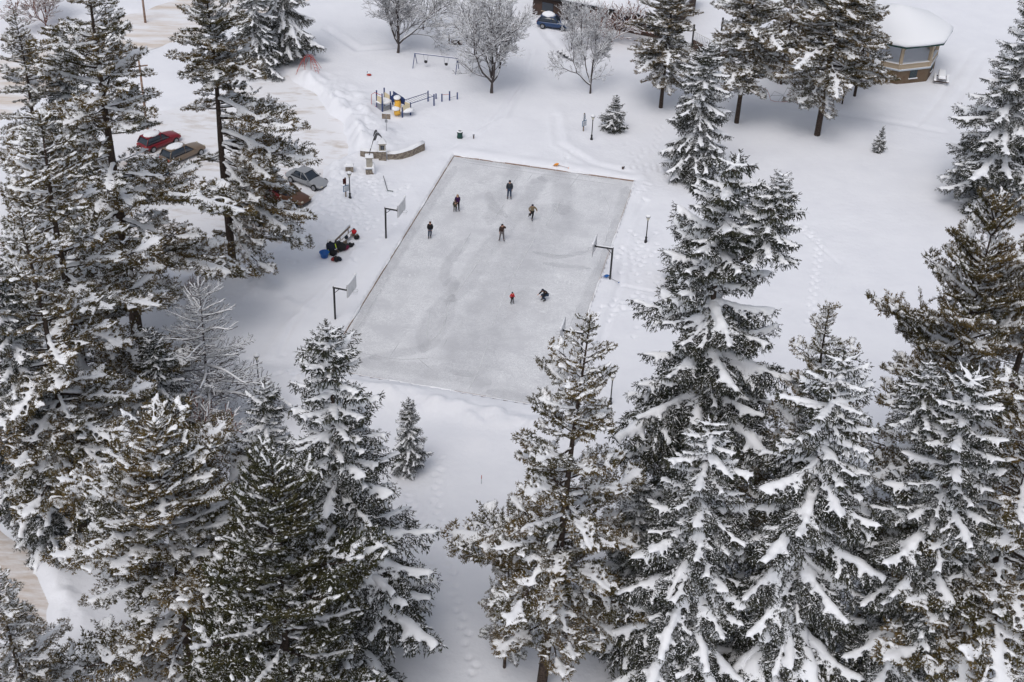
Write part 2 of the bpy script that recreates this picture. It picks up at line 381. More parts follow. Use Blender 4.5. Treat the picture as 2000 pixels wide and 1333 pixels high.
for k, (a, c) in enumerate(zip(RK, RK[1:]+RK[:1])):
    L = np.hypot(*(c-a)); th = math.atan2(*(c-a)[::-1]); mid = (a+c)/2; nrm = np.array([-(c-a)[1], (c-a)[0]])/L; mid2 = mid+nrm*(.03 if np.dot(nrm, mid-cc) > 0 else -.03)
    n = int(L/2.4); q = B()
    for j in range(n):
        t_ = (j+.5)/n; p = a+(c-a)*t_+(mid2-mid); q.box((p[0], p[1], -.03+random.Random(j).uniform(-.012, .018)), (L/n*.985, .035, .26), th+random.Random(j+k*50).uniform(-.004, .004))
    q.build('plank', M['board'], rb)
    rg = random.Random(k); n = int(L/.5); pts = []; rs = []; lo = (.012, .03, .035, .012)[k]
    for j in range(n+1):
        p = a+(c-a)*j/n+(mid2-mid)*2.2; pts.append((p[0], p[1], .085+rg.uniform(-.01, .015))); rs.append(max(lo, lo+.05*math.sin(j*.31+k)+.04*math.sin(j*.83)+rg.uniform(-.02, .03)))
    B().tube(pts, rs, 6).build('snow_ridge', M['tsnow'], rb, True)

# ================================================================ TREES
def unit(v): return v/np.maximum(np.linalg.norm(v, axis=-1, keepdims=True), 1e-9)
class G:
    def __init__(s): s.V = []; s.Q = []; s.n = 0
    def add(s, V, Q):
        if len(V): s.V.append(np.asarray(V, np.float32)); s.Q.append(np.asarray(Q, np.int64)+s.n); s.n += len(V)
    def get(s):
        if not s.V: return np.zeros((0, 3), np.float32), np.zeros((0, 4), np.int64)
        return np.concatenate(s.V), np.concatenate(s.Q)
def blades(Pt, D, ln, wd, rg):
    n = len(Pt); D = unit(D); S = unit(np.cross(D, unit(rg.normal(size=(n, 3))))); ln = np.broadcast_to(ln, n)[:, None]; wd = np.broadcast_to(wd, n)[:, None]
    mid = Pt+D*ln*.45
    V = np.stack([Pt, mid+S*wd*.5, Pt+D*ln, mid-S*wd*.5], 1).reshape(-1, 3)
    return V, np.arange(4*n).reshape(n, 4)
def tubes(P0, P1, r0, r1, k=4):
    n = len(P0)
    if n == 0: return np.zeros((0, 3)), np.zeros((0, 4), int)
    D = unit(P1-P0); up = np.where(np.abs(D[:, 2:3]) > .9, [[1., 0, 0]], [[0, 0, 1.]]); a = unit(np.cross(D, up)); b_ = np.cross(D, a)
    an = np.arange(k)*2*PI/k; ring = a[:, None]*np.cos(an)[None, :, None]+b_[:, None]*np.sin(an)[None, :, None]
    V = np.concatenate([P0[:, None]+ring*np.broadcast_to(r0, n)[:, None, None], P1[:, None]+ring*np.broadcast_to(r1, n)[:, None, None]], 1)
    base = (np.arange(n)*2*k)[:, None, None]; j = np.arange(k); q = np.stack([j, (j+1) % k, k+(j+1) % k, k+j], -1)[None]
    return V.reshape(-1, 3), (base+q).reshape(-1, 4)
import bmesh
_bm = bmesh.new(); bmesh.ops.create_icosphere(_bm, subdivisions=2, radius=1); _bm.verts.ensure_lookup_table()
ICV = np.array([v.co[:] for v in _bm.verts]); ICF = np.array([[v.index for v in f.verts] for f in _bm.faces]); _bm.free()
def remesh(C_, Rr, D, voxel, rg):
    """C_ centres, Rr radii (n,3) along D/side/up -> smooth fused quad mesh"""
    n = len(C_); D = unit(D); side = unit(np.cross(np.array([0, 0, 1.]), D)+1e-6); up = np.cross(D, side)
    jit = 1+.22*(rg.random((n, len(ICV), 1))-.5)
    v = ICV[None]*jit
    V = C_[:, None]+v[..., :1]*Rr[:, None, :1]*D[:, None]+v[..., 1:2]*Rr[:, None, 1:2]*side[:, None]+v[..., 2:3]*Rr[:, None, 2:3]*up[:, None]
    F = (ICF[None]+(np.arange(n)*len(ICV))[:, None, None]).reshape(-1, 3)
    me = npmesh('tmp', V.reshape(-1, 3), F); o = bpy.data.objects.new('tmp', me); C.objects.link(o)
    q = o.modifiers.new('r', 'REMESH'); q.mode = 'VOXEL'; q.voxel_size = voxel
    q = o.modifiers.new('s', 'SMOOTH'); q.iterations = 3; q.factor = .5
    dg = bpy.context.evaluated_depsgraph_get(); ev = o.evaluated_get(dg); m2 = ev.to_mesh()
    vv = np.zeros(len(m2.vertices)*3, np.float32); m2.vertices.foreach_get('co', vv)
    tot = np.zeros(len(m2.polygons), np.int32); m2.polygons.foreach_get('loop_total', tot)
    li = np.zeros(len(m2.loops), np.int32); m2.loops.foreach_get('vertex_index', li)
    ev.to_mesh_clear(); bpy.data.objects.remove(o); bpy.data.meshes.remove(me)
    assert (tot == 4).all()
    return vv.reshape(-1, 3), li.reshape(-1, 4).astype(int)
def chain_pts(p, d, L, step, droop, rg, wob=.15):
    n = max(2, int(L/step)); out = [p]; d = d.copy()
    for i in range(n):
        d[2] -= droop*step; d = d+rg.normal(size=3)*wob*step; d /= np.linalg.norm(d); p = p+d*L/n; out.append(p)
    return np.array(out)
def bough(kind, L, seed, snowy=1.0, voxel=.07, fine=1.0):
    rg = np.random.default_rng(seed); leaf, wood, snow, dust = G(), G(), G(), G()
    LP, LD, LL, LW = [], [], [], []; DP, DD = [], []; SC, SR, SD = [], [], []; W0, W1, Wr = [], [], []
    spruce = kind == 'spruce'; bare = kind == 'larch'
    n = max(6, int(L/.25)); t = np.linspace(0, 1, n+1)
    if spruce: z = L*(-.06*t-.16*t**2+.14*t**4)
    else: z = L*(.05*t-.02*t**2+.07*t**4)+.03*L*np.sin(t*6+rg.random()*6)
    y = .05*L*np.sin(t*3+rg.random()*6)*t
    A = np.stack([L*t, y-y[0], z-z[0]], -1); T = unit(np.gradient(A, axis=0))
    rad = (.016*L+.012)*(1-.85*t)+.006
    W0.append(A[:-1]); W1.append(A[1:]); Wr.append(rad[:-1])
    def twig(p, d, ln, lev):
        st = .12; ch = chain_pts(p, d, ln, st, .35 if spruce else -.15, rg)
        W0.append(ch[:-1]); W1.append(ch[1:]); Wr.append(np.full(len(ch)-1, (.012 if lev == 0 else .008) if not bare else (.016 if lev == 0 else .011)))
        dd = unit(np.gradient(ch, axis=0)); m = len(ch)
        if not bare:
            k = max(1, int(round((3 if spruce else 2.5)*fine)))
            for _ in range(k):
                off = rg.random((m, 1))*st; LP.append(ch+dd*off)
                if spruce: LD.append(dd*1.0+rg.normal(size=(m, 3))*.55+[0, 0, -.25]); LL.append(rg.uniform(.13, .22, m)/fine**.5); LW.append(rg.uniform(.035, .055, m)/fine**.5)
                else: LD.append(dd*.7+rg.normal(size=(m, 3))*.75+[0, 0, .2]); LL.append(rg.uniform(.10, .19, m)/fine**.5); LW.append(rg.uniform(.024, .040, m)/fine**.5)
            if spruce:
                s = rg.random(m) < .75; LP.append(ch[s]); LD.append(rg.normal(size=(s.sum(), 3))*.3+[0, 0, -1]); LL.append(rg.uniform(.2, .42, s.sum())); LW.append(rg.uniform(.045, .075, s.sum()))
            s = rg.random(m) < (.8 if spruce else 1.2)*snowy; DP.append(ch[s]+[0, 0, .05]); DD.append(dd[s]+rg.normal(size=(s.sum(), 3))*.4+[0, 0, .05])
        if not bare and not spruce:   # end tufts
            for e in (ch[-1], ch[m//2], ch[-2]):
                k = int(9*fine); LP.append(np.repeat(e[None], k, 0)); LD.append(dd[-1]*.5+rg.normal(size=(k, 3))*.7+[0, 0, .25]); LL.append(rg.uniform(.12, .2, k)); LW.append(rg.uniform(.03, .05, k))
        # snow along the twig
        gate = rg.random() < ((.66 if spruce else .66)*snowy if not bare else .6)
        if gate:
            a, c_ = sorted(rg.integers(0, m, 2)) if rg.random() < .35 else (0, m-1)
            for i in range(a, c_+1):
                if rg.random() < .15: continue
                r_ = rg.uniform(.05, .09)*(1.0 if lev == 0 else .8)*(1.15 if not spruce else 1)
                if bare: r_ = .026
                SC.append(ch[i]+[0, 0, r_*.45]); SR.append((.10, r_, r_*.7)); SD.append(dd[i])
            if not spruce and not bare and rg.random() < .4:
                r_ = rg.uniform(.08, .15); SC.append(ch[-1]+[0, 0, .05]); SR.append((r_*1.5, r_*.9, r_*.5)); SD.append(dd[-1])
        if lev == 0 and (not spruce) and ln > .5:
            for i in range(2, m-1, 2):
                for sg in (1, -1):
                    if rg.random() < .75: 
                        dv = dd[i]*.7+np.cross(dd[i], [0, 0, 1.])*sg*.7+rg.normal(size=3)*.12; twig(ch[i], unit(dv), ln*rg.uniform(.25, .45), 1)
        elif lev == 0 and spruce and ln > .75:
            for i in range(2, m-2, 3):
                sg = 1 if rg.random() < .5 else -1
                dv = dd[i]*.75+np.cross(dd[i], [0, 0, 1.])*sg*.65+rg.normal(size=3)*.1; twig(ch[i], unit(dv), ln*rg.uniform(.25, .4), 1)
    x = L*(.10 if spruce else (.12 if bare else .22)); step = .19 if spruce else (.3 if bare else .34)
    side = 1
    while x < L*.97:
        f = x/L*n; i = int(f); p = A[i]+(A[min(i+1, n)]-A[i])*(f-i); tt = T[i]; s_ = np.cross([0, 0, 1.], tt); s_ /= np.linalg.norm(s_)
        ln = (min((.36 if spruce else .30)*L, .62*(L-x)+.22))*rg.uniform(.6, 1.15)
        if spruce: ln *= min(1, .45+1.2*x/L)
        an = rg.uniform(.75, 1.1); d = tt*math.cos(an)+s_*math.sin(an)*side+np.array([0, 0, rg.uniform(-.28, -.02) if spruce else rg.uniform(-.05, .25)])
        twig(p, unit(d), ln, 0); side = -side; x += step*rg.uniform(.35, .75)
    twig(A[-2], T[-1], .3, 0)
    # heavy snow roll on the main limb
    x = .03*L
    ph = rg.random()*10
    while x < L*.95 and not bare:
        f = x/L*n; i = int(f); p = A[i]+(A[min(i+1, n)]-A[i])*(f-i); tt = x/L
        big = .5+.5*math.sin(x*1.3+ph)+.25*math.sin(x*3.1+ph*2)
        r_ = ((.10+.062*L**.8)*(.75+.55*max(0, big))*(1-.5*tt) if spruce else (.06+.013*L)*(.8+.6*max(0, big)))*rg.uniform(.85, 1.15)
        if rg.random() < .93*min(1, snowy+.2) and big > (-.22 if spruce else -.05):
            SC.append(p+np.array([0, rg.normal()*.03, r_*.42+rad[i]*.6])); SR.append((r_*1.15, r_, r_*.62)); SD.append(T[i])
            if rg.random() < .30 and spruce:
                r2 = r_*rg.uniform(.45, .8); SC.append(p+np.array([0, (1 if rg.random() < .5 else -1)*r_*.9, r2*.2])); SR.append((r2*1.2, r2, r2*.7)); SD.append(T[i])
        x += r_*rg.uniform(.6, .95)
    if LP:
        V, F = blades(np.concatenate(LP), np.concatenate(LD), np.concatenate(LL), np.concatenate(LW), rg); leaf.add(V, F)
        dp = np.concatenate(DP); V, F = blades(dp, np.concatenate(DD), rg.uniform(.09, .18, len(dp)), rg.uniform(.03, .05, len(dp)), rg); dust.add(V, F)
    P0 = np.concatenate(W0); V, F = tubes(P0, np.concatenate(W1), np.concatenate(Wr), np.concatenate(Wr)*.9, 3 if len(P0) > 60 else 5); wood.add(V, F)
    if bare:
        SCa, SRa, SDa = np.array(SC), np.array(SR), unit(np.array(SD)); V, F = tubes(SCa-SDa*.07, SCa+SDa*.07, .018, .015, 3); snow.add(V, F)
        P0, P1 = A[:-1]+[0, 0, .03], A[1:]+[0, 0, .03]; V, F = tubes(P0, P1, rad[:-1]*.8+.02, rad[1:]*.8+.02, 4); snow.add(V, F)
    else:
        V, F = remesh(np.array(SC), np.array(SR), np.array(SD), voxel, rg); snow.add(V, F)
    return dict(L=L, leaf=leaf.get(), wood=wood.get(), snow=snow.get(), dust=dust.get())
print('boughs...')
LIB = {}
def lib(kind):
    if kind not in LIB:
        if kind == 'spruce': LIB[kind] = [bough('spruce', L, 10+i*7, 1.0, .065+.008*L, 1.0 if L < 4 else .85) for i, L in enumerate((.9, 1.0, 1.9, 2.1, 3.2, 3.4, 4.7, 5.0))]
        if kind == 'pine': LIB[kind] = [bough('pine', L, 110+i*7, .95, .065+.006*L, 1.0 if L < 4 else .8) for i, L in enumerate((1.0, 1.1, 2.1, 2.3, 3.6, 3.8, 5.2, 5.6))]
        if kind == 'pinedark': LIB[kind] = [bough('pine', L, 310+i*7, .72, .075+.006*L, 1.25) for i, L in enumerate((1.0, 2.1, 3.6, 5.0))]
        if kind == 'larch': LIB[kind] = [bough('larch', L, 210+i*7) for i, L in enumerate((1.0, 2.0, 3.2))]
    return LIB[kind]
def place(places, protos, rg):
    """places: (origin, yaw, pitch, length) -> geometry per layer"""
    out = {k: G() for k in ('leaf', 'wood', 'snow', 'dust')}
    Ls = np.array([p['L'] for p in protos]); by = {}
    for pl in places:
        near = np.argsort(np.abs(np.log(Ls/pl[3])))[:2]; k = int(near[rg.integers(0, min(2, len(near)))]); by.setdefault(k, []).append(pl)
    for k, ps in by.items():
        n = len(ps); yw = np.array([p[1] for p in ps]); pt = np.array([p[2] for p in ps]); s = np.array([p[3]/protos[k]['L'] for p in ps]); O = np.array([p[0] for p in ps])
        roll = rg.uniform(-.25, .25, n); my = np.where(rg.random(n) < .5, -1., 1.)
        Z = np.zeros(n); I1 = np.ones(n)
        Rx = np.stack([I1, Z, Z, Z, np.cos(roll), -np.sin(roll), Z, np.sin(roll), np.cos(roll)], -1).reshape(n, 3, 3)
        Ry = np.stack([np.cos(pt), Z, -np.sin(pt), Z, I1, Z, np.sin(pt), Z, np.cos(pt)], -1).reshape(n, 3, 3)
        Rz = np.stack([np.cos(yw), -np.sin(yw), Z, np.sin(yw), np.cos(yw), Z, Z, Z, I1], -1).reshape(n, 3, 3)
        Mx = Rz@Ry@Rx; Mx = Mx*s[:, None, None]; Mx[:, :, 1] *= my[:, None]
        for lay in out:
            V, F = protos[k][lay]
            if len(V) == 0: continue
            VV = np.einsum('nij,vj->nvi', Mx, V)+O[:, None]
            out[lay].add(VV.reshape(-1, 3), (F[None]+(np.arange(n)*len(V))[:, None, None]).reshape(-1, 4))
    return out
def trunk_geo(H, r0, rg, lean=0, top=.04, z0=-1.0):
    n = 14; z = np.linspace(z0, H, n+1); t = np.clip(z/H, 0, 1); c = np.stack([.12*np.sin(z*.35+rg.random()*6)*t, .12*np.cos(z*.3+rg.random()*6)*t, z], -1)
    rr = r0*(1-t)**.85+top*.5; g = G(); V, F = tubes(c[:-1], c[1:], rr[:-1]*1.0, rr[1:], 9); g.add(V, F); return g, c
def conifer(name, kind, H, Rm, base=.06, power=.7, dz=.5, nper=4.5, pit=(.6, -.35), seed=0, asym=None, tr=None, twin=False, rough=.25, needle=None, tops=True, minlen=.35):
    """returns dict of meshes"""
    rg = np.random.default_rng(seed); pl = []; protos = lib(kind)
    gT, cT = trunk_geo(H, tr or H*.0135, rg)
    def axis_at(z): return np.array([np.interp(z, cT[:, 2], cT[:, 0]), np.interp(z, cT[:, 2], cT[:, 1]), z])
    z = H*base; ph = 0
    stops = []
    while z < H*.985:
        t = (z-H*base)/(H*(1-base)); step = dz*(1.1-.55*t)*rg.uniform(.8, 1.2); k = rg.poisson(nper-1)+1 if t < .9 else 4
        whorl = .12 if kind != 'spruce' else .3
        for j in range(k):
            yw = ph+2*PI*j/k+rg.normal()*.3
            prof = (1-t)**power*(1-.35*max(0, .18-t)/.18) + .02
            ln = Rm*prof*(1+rg.normal()*rough)
            if asym:
                ln *= asym(yw, t)
                if ln <= 0: continue
            if ln < minlen*.6: 
                if t > .8: ln = minlen*.7
                else: continue
            pitch = pit[0]*t**1.6+pit[1]*(1-t**1.6)+rg.normal()*.10
            ln = min(max(ln, .3), 1.5*protos[-1]['L'])
            pl.append((axis_at(z+rg.normal()*whorl*.5), yw, pitch, ln))
        ph += 2.4+rg.normal()*.3; z += step
    if twin:
        b0, b1, b2 = np.array([0, 0, H*.76]), np.array([2.2, .2, H*.84]), np.array([2.7, .3, H*.99])
        gT.add(*tubes(np.array([b0, b1]), np.array([b1, b2]), np.array([.13, .10]), np.array([.1, .03]), 7))
        for k in range(60):
            t = k/60; pl.append((b1+(b2-b1)*t, k*2.4, -.1+.65*t, max(.45, 2.1*(1-t)**.7)*rg.uniform(.8, 1.2)))
    out = place(pl, protos, rg)
    # leader
    if kind != 'larch':
        n = 110; zz = H-1.4+rg.random(n)*1.5; pp = np.array([axis_at(min(q, H)) for q in zz]); pp[:, 2] = zz
        V, F = blades(pp, rg.normal(size=(n, 3))*.6+[0, 0, .6], .17, .045, rg); out['leaf'].add(V, F)
    gT.add(*out['wood'].get())
    ms = {}
    V, F = gT.get(); ms['trunk'] = npmesh(name+'_trunk', V, F)
    if kind != 'larch':
        V, F = out['leaf'].get(); me = npmesh(name+'_crown', V, F, False); me.materials.append(needle or (M['green'] if kind == 'spruce' else M['olive']))
        ms['crown'] = me
    V1, F1 = out['snow'].get(); V2, F2 = out['dust'].get(); g = G(); g.add(V1, F1); g.add(V2, F2); V, F = g.get(); me = npmesh(name+'_snow', V, F); me.materials.append(M['tsnow'])
    ms['snow'] = me; ms['trunk'].materials.append(M['bark'] if kind != 'larch' else M['twig'])
    print(name, {k: len(v.polygons) for k, v in ms.items()})
    ms['H'] = H
    return ms
def put_tree(ms, name, label, cat, group, xy, H, rz=0, wide=1.0, tilt=(0, 0)):
    s = H/ms['H']; r = thing(name, label, cat, (xy[0], xy[1], gz(xy)-.05), rz, group); r.scale = (s*wide, s*wide, s); r.rotation_euler = (tilt[0], tilt[1], rz)
    for k in ('trunk', 'crown', 'snow'):
        if k in ms: link(k, ms[k], None, r)
    return r
def asymE(yw, t):   # low boughs reach out only to the right; the side toward the open lot is nearly bare
    c = math.cos(yw-R(-20)); low = max(0, 1-t/.7); cam_ = math.cos(yw-R(-115))
    if cam_ > .30 and t < .62: return 0
    if c < 0 and random.Random(int(yw*97+t*1000)).random() < .72*min(1, low*2.2): return 0
    return .74+.1*c+low*(.50*max(c, 0))
TR = {}
TR['spruce_big'] = conifer('spruce_big', 'spruce', 30, 5.5, .05, .50, .74, 4.0, (.55, -.42), 1, twin=True)
TR['spruce_b'] = conifer('spruce_b', 'spruce', 26, 5.3, .04, .72, .70, 4.0, (.6, -.28), 2)
TR['spruce_c'] = conifer('spruce_c', 'spruce', 25, 5.3, .05, .58, .76, 4.0, (.45, -.62), 3)
TR['spruce_s'] = conifer('spruce_s', 'spruce', 11, 2.7, .02, .75, .36, 4.6, (.7, -.45), 4, tr=.14)
TR['spruce_d'] = conifer('spruce_d', 'spruce', 16, 3.6, .03, .6, .45, 4.8, (.6, -.7), 5)
TR['spruce_t'] = conifer('spruce_t', 'spruce', 4.2, 1.15, .02, .8, .24, 4.2, (.7, -.1), 6, tr=.06, minlen=.3)
TR['pine_a'] = conifer('pine_a', 'pine', 28, 5.6, .16, .7, .80, 2.7, (.55, -.40), 11, rough=.45)
TR['pine_e'] = conifer('pine_e', 'pine', 27, 6.6,   .17, .55, .50, 3.9, (.5, -.60), 12, asym=asymE, rough=.35)
TR['pine_c'] = conifer('pine_c', 'pine', 25.5, 5.3, .22, .72, .64, 3.2, (.6, -.35), 13, rough=.42)
TR['pine_f'] = conifer('pine_f', 'pine', 25, 5.4, .22, .6, .52, 4.2, (.6, -.38), 19, rough=.38)
TR['pine_w'] = conifer('pine_w', 'pine', 20, 6.2, .06, .52, .66, 3.4, (.7, -.2), 14, rough=.38)
TR['pine_k'] = conifer('pine_k', 'pinedark', 22, 6.4, .10, .6, .62, 3.8, (.7, -.05), 17, rough=.38, needle=M['deep'])
TR['larch'] = conifer('larch', 'larch', 13, 3.8, .08, .5, .42, 2.8, (.6, -.1), 15, tr=.13, rough=.4)

def TP(key, name, label, cat, group, base=None, top=None, H=None, rz=0, wide=1.0, tilt=(0, 0)):
    if base is None: xy = at(top[0], top[1], H)
    else:
        xy = at(*base)
        if H is None: H = hgt_for(xy, top[1])
    return put_tree(TR[key], name, label, cat, group, xy, H, rz, wide, tilt)
GS, GP = 'snow laden spruces around the rink', 'snow laden pines around the rink'
TP('pine_a', 'pine_tree', 'slim pine leader with sparse branches at the far left edge, above the brown pines', 'tree', GP, top=(28, 20), H=20, rz=1)
TP('pine_a', 'pine_tree', 'tall dark-trunked pine beside the red car, its top out of the picture', 'tree', GP, base=(270, 662), top=(175, -60), rz=2.6, wide=1.18)
TP('pine_c', 'pine_tree', 'brownish pine at the left edge below the slim leader, in front of the tall pine', 'tree', GP, top=(75, 235), H=25, rz=.4, wide=1.25)
TP('spruce_b', 'spruce_tree', 'dark drooping spruce cut by the left edge above the sandy side road', 'tree', GS, top=(-10, 520), H=21, rz=2, wide=1.0)
TP('pine_c', 'pine_tree', 'leaning bare-trunked pine just right of the left edge above the side road', 'tree', GP, base=(165, 1050), top=(60, 420), rz=3.1, wide=1.0)
TP('pine_e', 'pine_tree', 'lone pine in the parking lot with a long bare dark trunk and branches sweeping right', 'tree', GP, base=(457, 548), top=(405, -40), rz=0)
TP('spruce_c', 'spruce_tree', 'dark spruce by the road just left of the red climbing frame', 'tree', GS, base=(560, 120), top=(540, -190), rz=1)
TP('spruce_d', 'spruce_tree', 'dark spruce by the road behind the lone parking lot pine', 'tree', GS, base=(505, 145), top=(470, -60), rz=2, wide=1.2)
TP('spruce_d', 'spruce_tree', 'dull dark spruce half hidden behind the tall pine beside the red car', 'tree', GS, base=(170, 420), top=(140, 100), rz=4, wide=1.1)
TP('larch', 'larch_tree', 'bare frosted larch with upswept twigs, left of the near left rink corner', 'tree', None, top=(385, 560), H=12.5, rz=.5)
TP('spruce_s', 'spruce_tree', 'small snowy spruce just left of the bare larch', 'tree', GS, top=(293, 648), H=11, rz=1.5, wide=1.1)
TP('pine_w', 'pine_tree', 'broad olive-brown pine with thick white limbs in the lower left foreground', 'tree', GP, top=(305, 835), H=19, rz=1.0, wide=1.12)
TP('pine_a', 'pine_tree', 'snowy pine cut by the lower left corner of the picture', 'tree', GP, top=(-10, 1120), H=13, rz=4, wide=1.1)
TP('spruce_b', 'spruce_tree', 'heavily snow-capped spruce tip rising left of the black railing', 'tree', GS, top=(513, 750), H=18, rz=2.2, wide=1.05)
TP('pine_k', 'pine_tree', 'big dark olive pine in the bottom foreground, seen from above', 'tree', GP, top=(530, 905), H=22, rz=3.3, wide=.9)
TP('spruce_b', 'spruce_tree', 'pointed spruce overlapping the near left corner of the rink', 'tree', GS, top=(640, 630), H=24.5, rz=.3, wide=1.12)
TP('spruce_s', 'spruce_tree', 'small frosted spruce standing alone on the snow below the rink', 'tree', GS, base=(800, 930), top=(797, 782), rz=3, wide=.85)
TP('pine_c', 'pine_tree', 'tall golden-brown pine overlapping the near right corner of the rink', 'tree', GP, base=(1057, 1345), top=(1132, 628), rz=0.3, wide=.86, tilt=(0, .045))
TP('pine_c', 'pine_tree', 'thin young pine under the left boughs of the golden-brown pine', 'tree', GP, base=(985, 1306), top=(1000, 1020), rz=5, wide=.6)
TP('spruce_big', 'spruce_tree', 'tallest spruce with a forked double top, right of the rink', 'tree', GS, top=(1432, 315), H=30, rz=-.5)
TP('spruce_b', 'spruce_tree', 'dark low spruce filling the gap between the golden-brown pine and the forked spruce', 'tree', GS, top=(1255, 930), H=13, rz=1.0, wide=1.15)
TP('pine_c', 'pine_tree', 'pine with a thin bent top and long level snow shelves, right of the forked spruce', 'tree', GP, top=(1625, 598), H=23, rz=2, wide=.85)
TP('spruce_c', 'spruce_tree', 'rounded snow-plastered spruce below the thin bent pine top', 'tree', GS, top=(1645, 690), H=25, rz=.8)
TP('spruce_c', 'spruce_tree', 'snow-plastered spruce in the bottom foreground directly below the forked spruce', 'tree', GS, top=(1395, 820), H=21, rz=3.8, wide=1.1)
TP('spruce_big', 'spruce_tree', 'snow-plastered spruce in the lower right, below the right edge pine', 'tree', GS, top=(1905, 735), H=24, rz=2.4, wide=1.08)
TP('pine_w', 'pine_tree', 'dark pine at the right edge with level branches over the open snow', 'tree', GP, top=(1950, 400), H=25, rz=4.0, wide=.70)
TP('pine_a', 'pine_tree', 'olive pine cut by the right edge beside the level-branched pine', 'tree', GP, top=(2075, 420), H=24, rz=1.3)
TP('pine_c', 'pine_tree', 'leaning dark-trunked pine in the bottom right corner', 'tree', GP, base=(1855, 1385), top=(2080, 640), rz=2.2)
TP('spruce_b', 'spruce_tree', 'wide blue-grey spruce at the right edge level with the forked spruce top', 'tree', GS, base=(1925, 400), top=(2010, -30), rz=5.0, wide=1.25)
TP('spruce_d', 'spruce_tree', 'densely frosted spruce right of the pair of posts above the forked spruce', 'tree', GS, base=(1352, 350), top=(1372, 85), rz=1.2, wide=1.15)
TP('pine_f', 'pine_tree', 'dark pine with snow shelves left of the densely frosted spruce', 'tree', GP, base=(1290, 215), top=(1305, -70), rz=.7, wide=1.0)
TP('pine_f', 'pine_tree', 'snowy pine with a short bare trunk right of the densely frosted spruce', 'tree', GP, base=(1438, 243), top=(1490, -110), rz=3.3, wide=.95)
TP('pine_f', 'pine_tree', 'large pine with a tall bare leaning trunk in front of the pavilion', 'tree', GP, base=(1595, 268), top=(1665, -150), rz=5.2, wide=1.05)
TP('pine_a', 'pine_tree', 'slim dark-trunked pine behind the light sculpture', 'tree', GP, base=(1525, 166), top=(1560, -150), rz=2.2, wide=.7)
TP('pine_c', 'pine_tree', 'pine whose trunk leans in behind the large bare-trunked pine', 'tree', GP, base=(1548, 128), top=(1600, -170), rz=4.2, wide=.8)
TP('pine_c', 'pine_tree', 'thin pine standing left of the pavilion corner', 'tree', GP, base=(1644, 207), top=(1672, 20), rz=1.2, wide=.6)
TP('pine_a', 'pine_tree', 'pine with a frosted trunk touching the left pavilion wall', 'tree', GP, base=(1668, 192), top=(1720, -150), rz=.2, wide=.62)
TP('spruce_t', 'spruce_tree', 'low bushy spruce beside the trail sign and lamp post', 'tree', GS, base=(1198, 256), top=(1200, 190), rz=1, wide=1.25)
TP('spruce_t', 'spruce_tree', 'tiny spruce sapling alone on the open snow at the right', 'tree', GS, base=(1714, 300), top=(1718, 252), rz=2.4, wide=.8)
TP('spruce_t', 'spruce_tree', 'low rounded spruce peeking out left of the forked spruce', 'tree', GS, base=(1335, 562), top=(1345, 470), rz=4, wide=1.5)
TP('spruce_t', 'spruce_tree', 'small snowy spruce by the yellow-brown shed', 'tree', GS, base=(300, 930), top=(292, 850), rz=4, wide=1.5)

# ---- leafless broadleaf trees
def broadleaf(name, H, W_, seed, forks=5, clear=.2, m=None, r0=.24, tips=.014, levels=5, dens=1.0):
    rg = np.random.default_rng(seed); S = []
    def nd(dd, a, az):
        u = np.cross(dd, [.31, .2, .93]); u /= np.linalg.norm(u); v_ = np.cross(dd, u); q = dd*math.cos(a)+(u*math.cos(az)+v_*math.sin(az))*math.sin(a); return q/np.linalg.norm(q)
    def grow(p, d, L, r, lev):
        n = max(2, int(5-lev*.6)); pts = [p]; dds = []; dd = d.copy()
        for i in range(n):
            dd = dd+rg.normal(size=3)*(.05 if lev == 0 else .13)+np.array([0, 0, .06]); dd /= np.linalg.norm(dd); p = p+dd*L/n; pts.append(p); dds.append(dd)
            S.append((pts[-2], p, max(tips, r*(1-.45*i/n)), max(tips, r*(1-.45*(i+1)/n))))
        if lev >= levels: return
        for i in range(n):
            for q in range(2 if lev > 1 else 1):
                if lev > 0 and rg.random() < .85*dens: grow(pts[i+1], nd(dds[i], rg.uniform(.5, .95), rg.random()*6.3), L*rg.uniform(.38, .6), r*.42, lev+1+(i < 1))
        k = forks if lev == 0 else 2; az0 = rg.random()*6
        for j in range(k): grow(pts[-1], nd(dd, (.12 if j == 0 else rg.uniform(.3, .75)) if lev == 0 else rg.uniform(.2, .5), az0+2*PI*j/k+rg.normal()*.3), L*rg.uniform(.6, .8) if lev else H*.36*rg.uniform(.8, 1.1), r*.62, lev+1)
    grow(np.array([0, 0, -.3]), np.array([rg.normal()*.04, 0, 1.]), H*clear+.3, r0, 0)
    P0 = np.array([s_[0] for s_ in S]); P1 = np.array([s_[1] for s_ in S]); a = np.array([s_[2] for s_ in S]); b_ = np.array([s_[3] for s_ in S])
    kz = H/P1[:, 2].max(); kx = W_/2/np.percentile(np.hypot(P1[:, 0], P1[:, 1]), 98)
    for q in (P0, P1): q[:, 2] *= kz; q[:, :2] *= kx
    tr_ = npmesh(name+'_trunk', *tubes(P0, P1, a, b_, 4)); tr_.materials.append(m or M['twig'])
    D = unit(P1-P0); hz = np.hypot(D[:, 0], D[:, 1]); sel = (hz > .35) & (rg.random(len(S)) < .8)
    off = np.stack([0*a, 0*a, a*.7+.010], -1)
    V, F = tubes((P0+off)[sel], (P1+off)[sel], (a*.8+.012)[sel], (b_*.8+.010)[sel], 4); sn = npmesh(name+'_snow', V, F); sn.materials.append(M['tsnow'])
    print(name, len(S)); return dict(trunk=tr_, snow=sn, H=H)
TR['maple_a'] = broadleaf('maple_a', 13, 13.5, 21, 6, .12, levels=6, dens=.8, tips=.011)
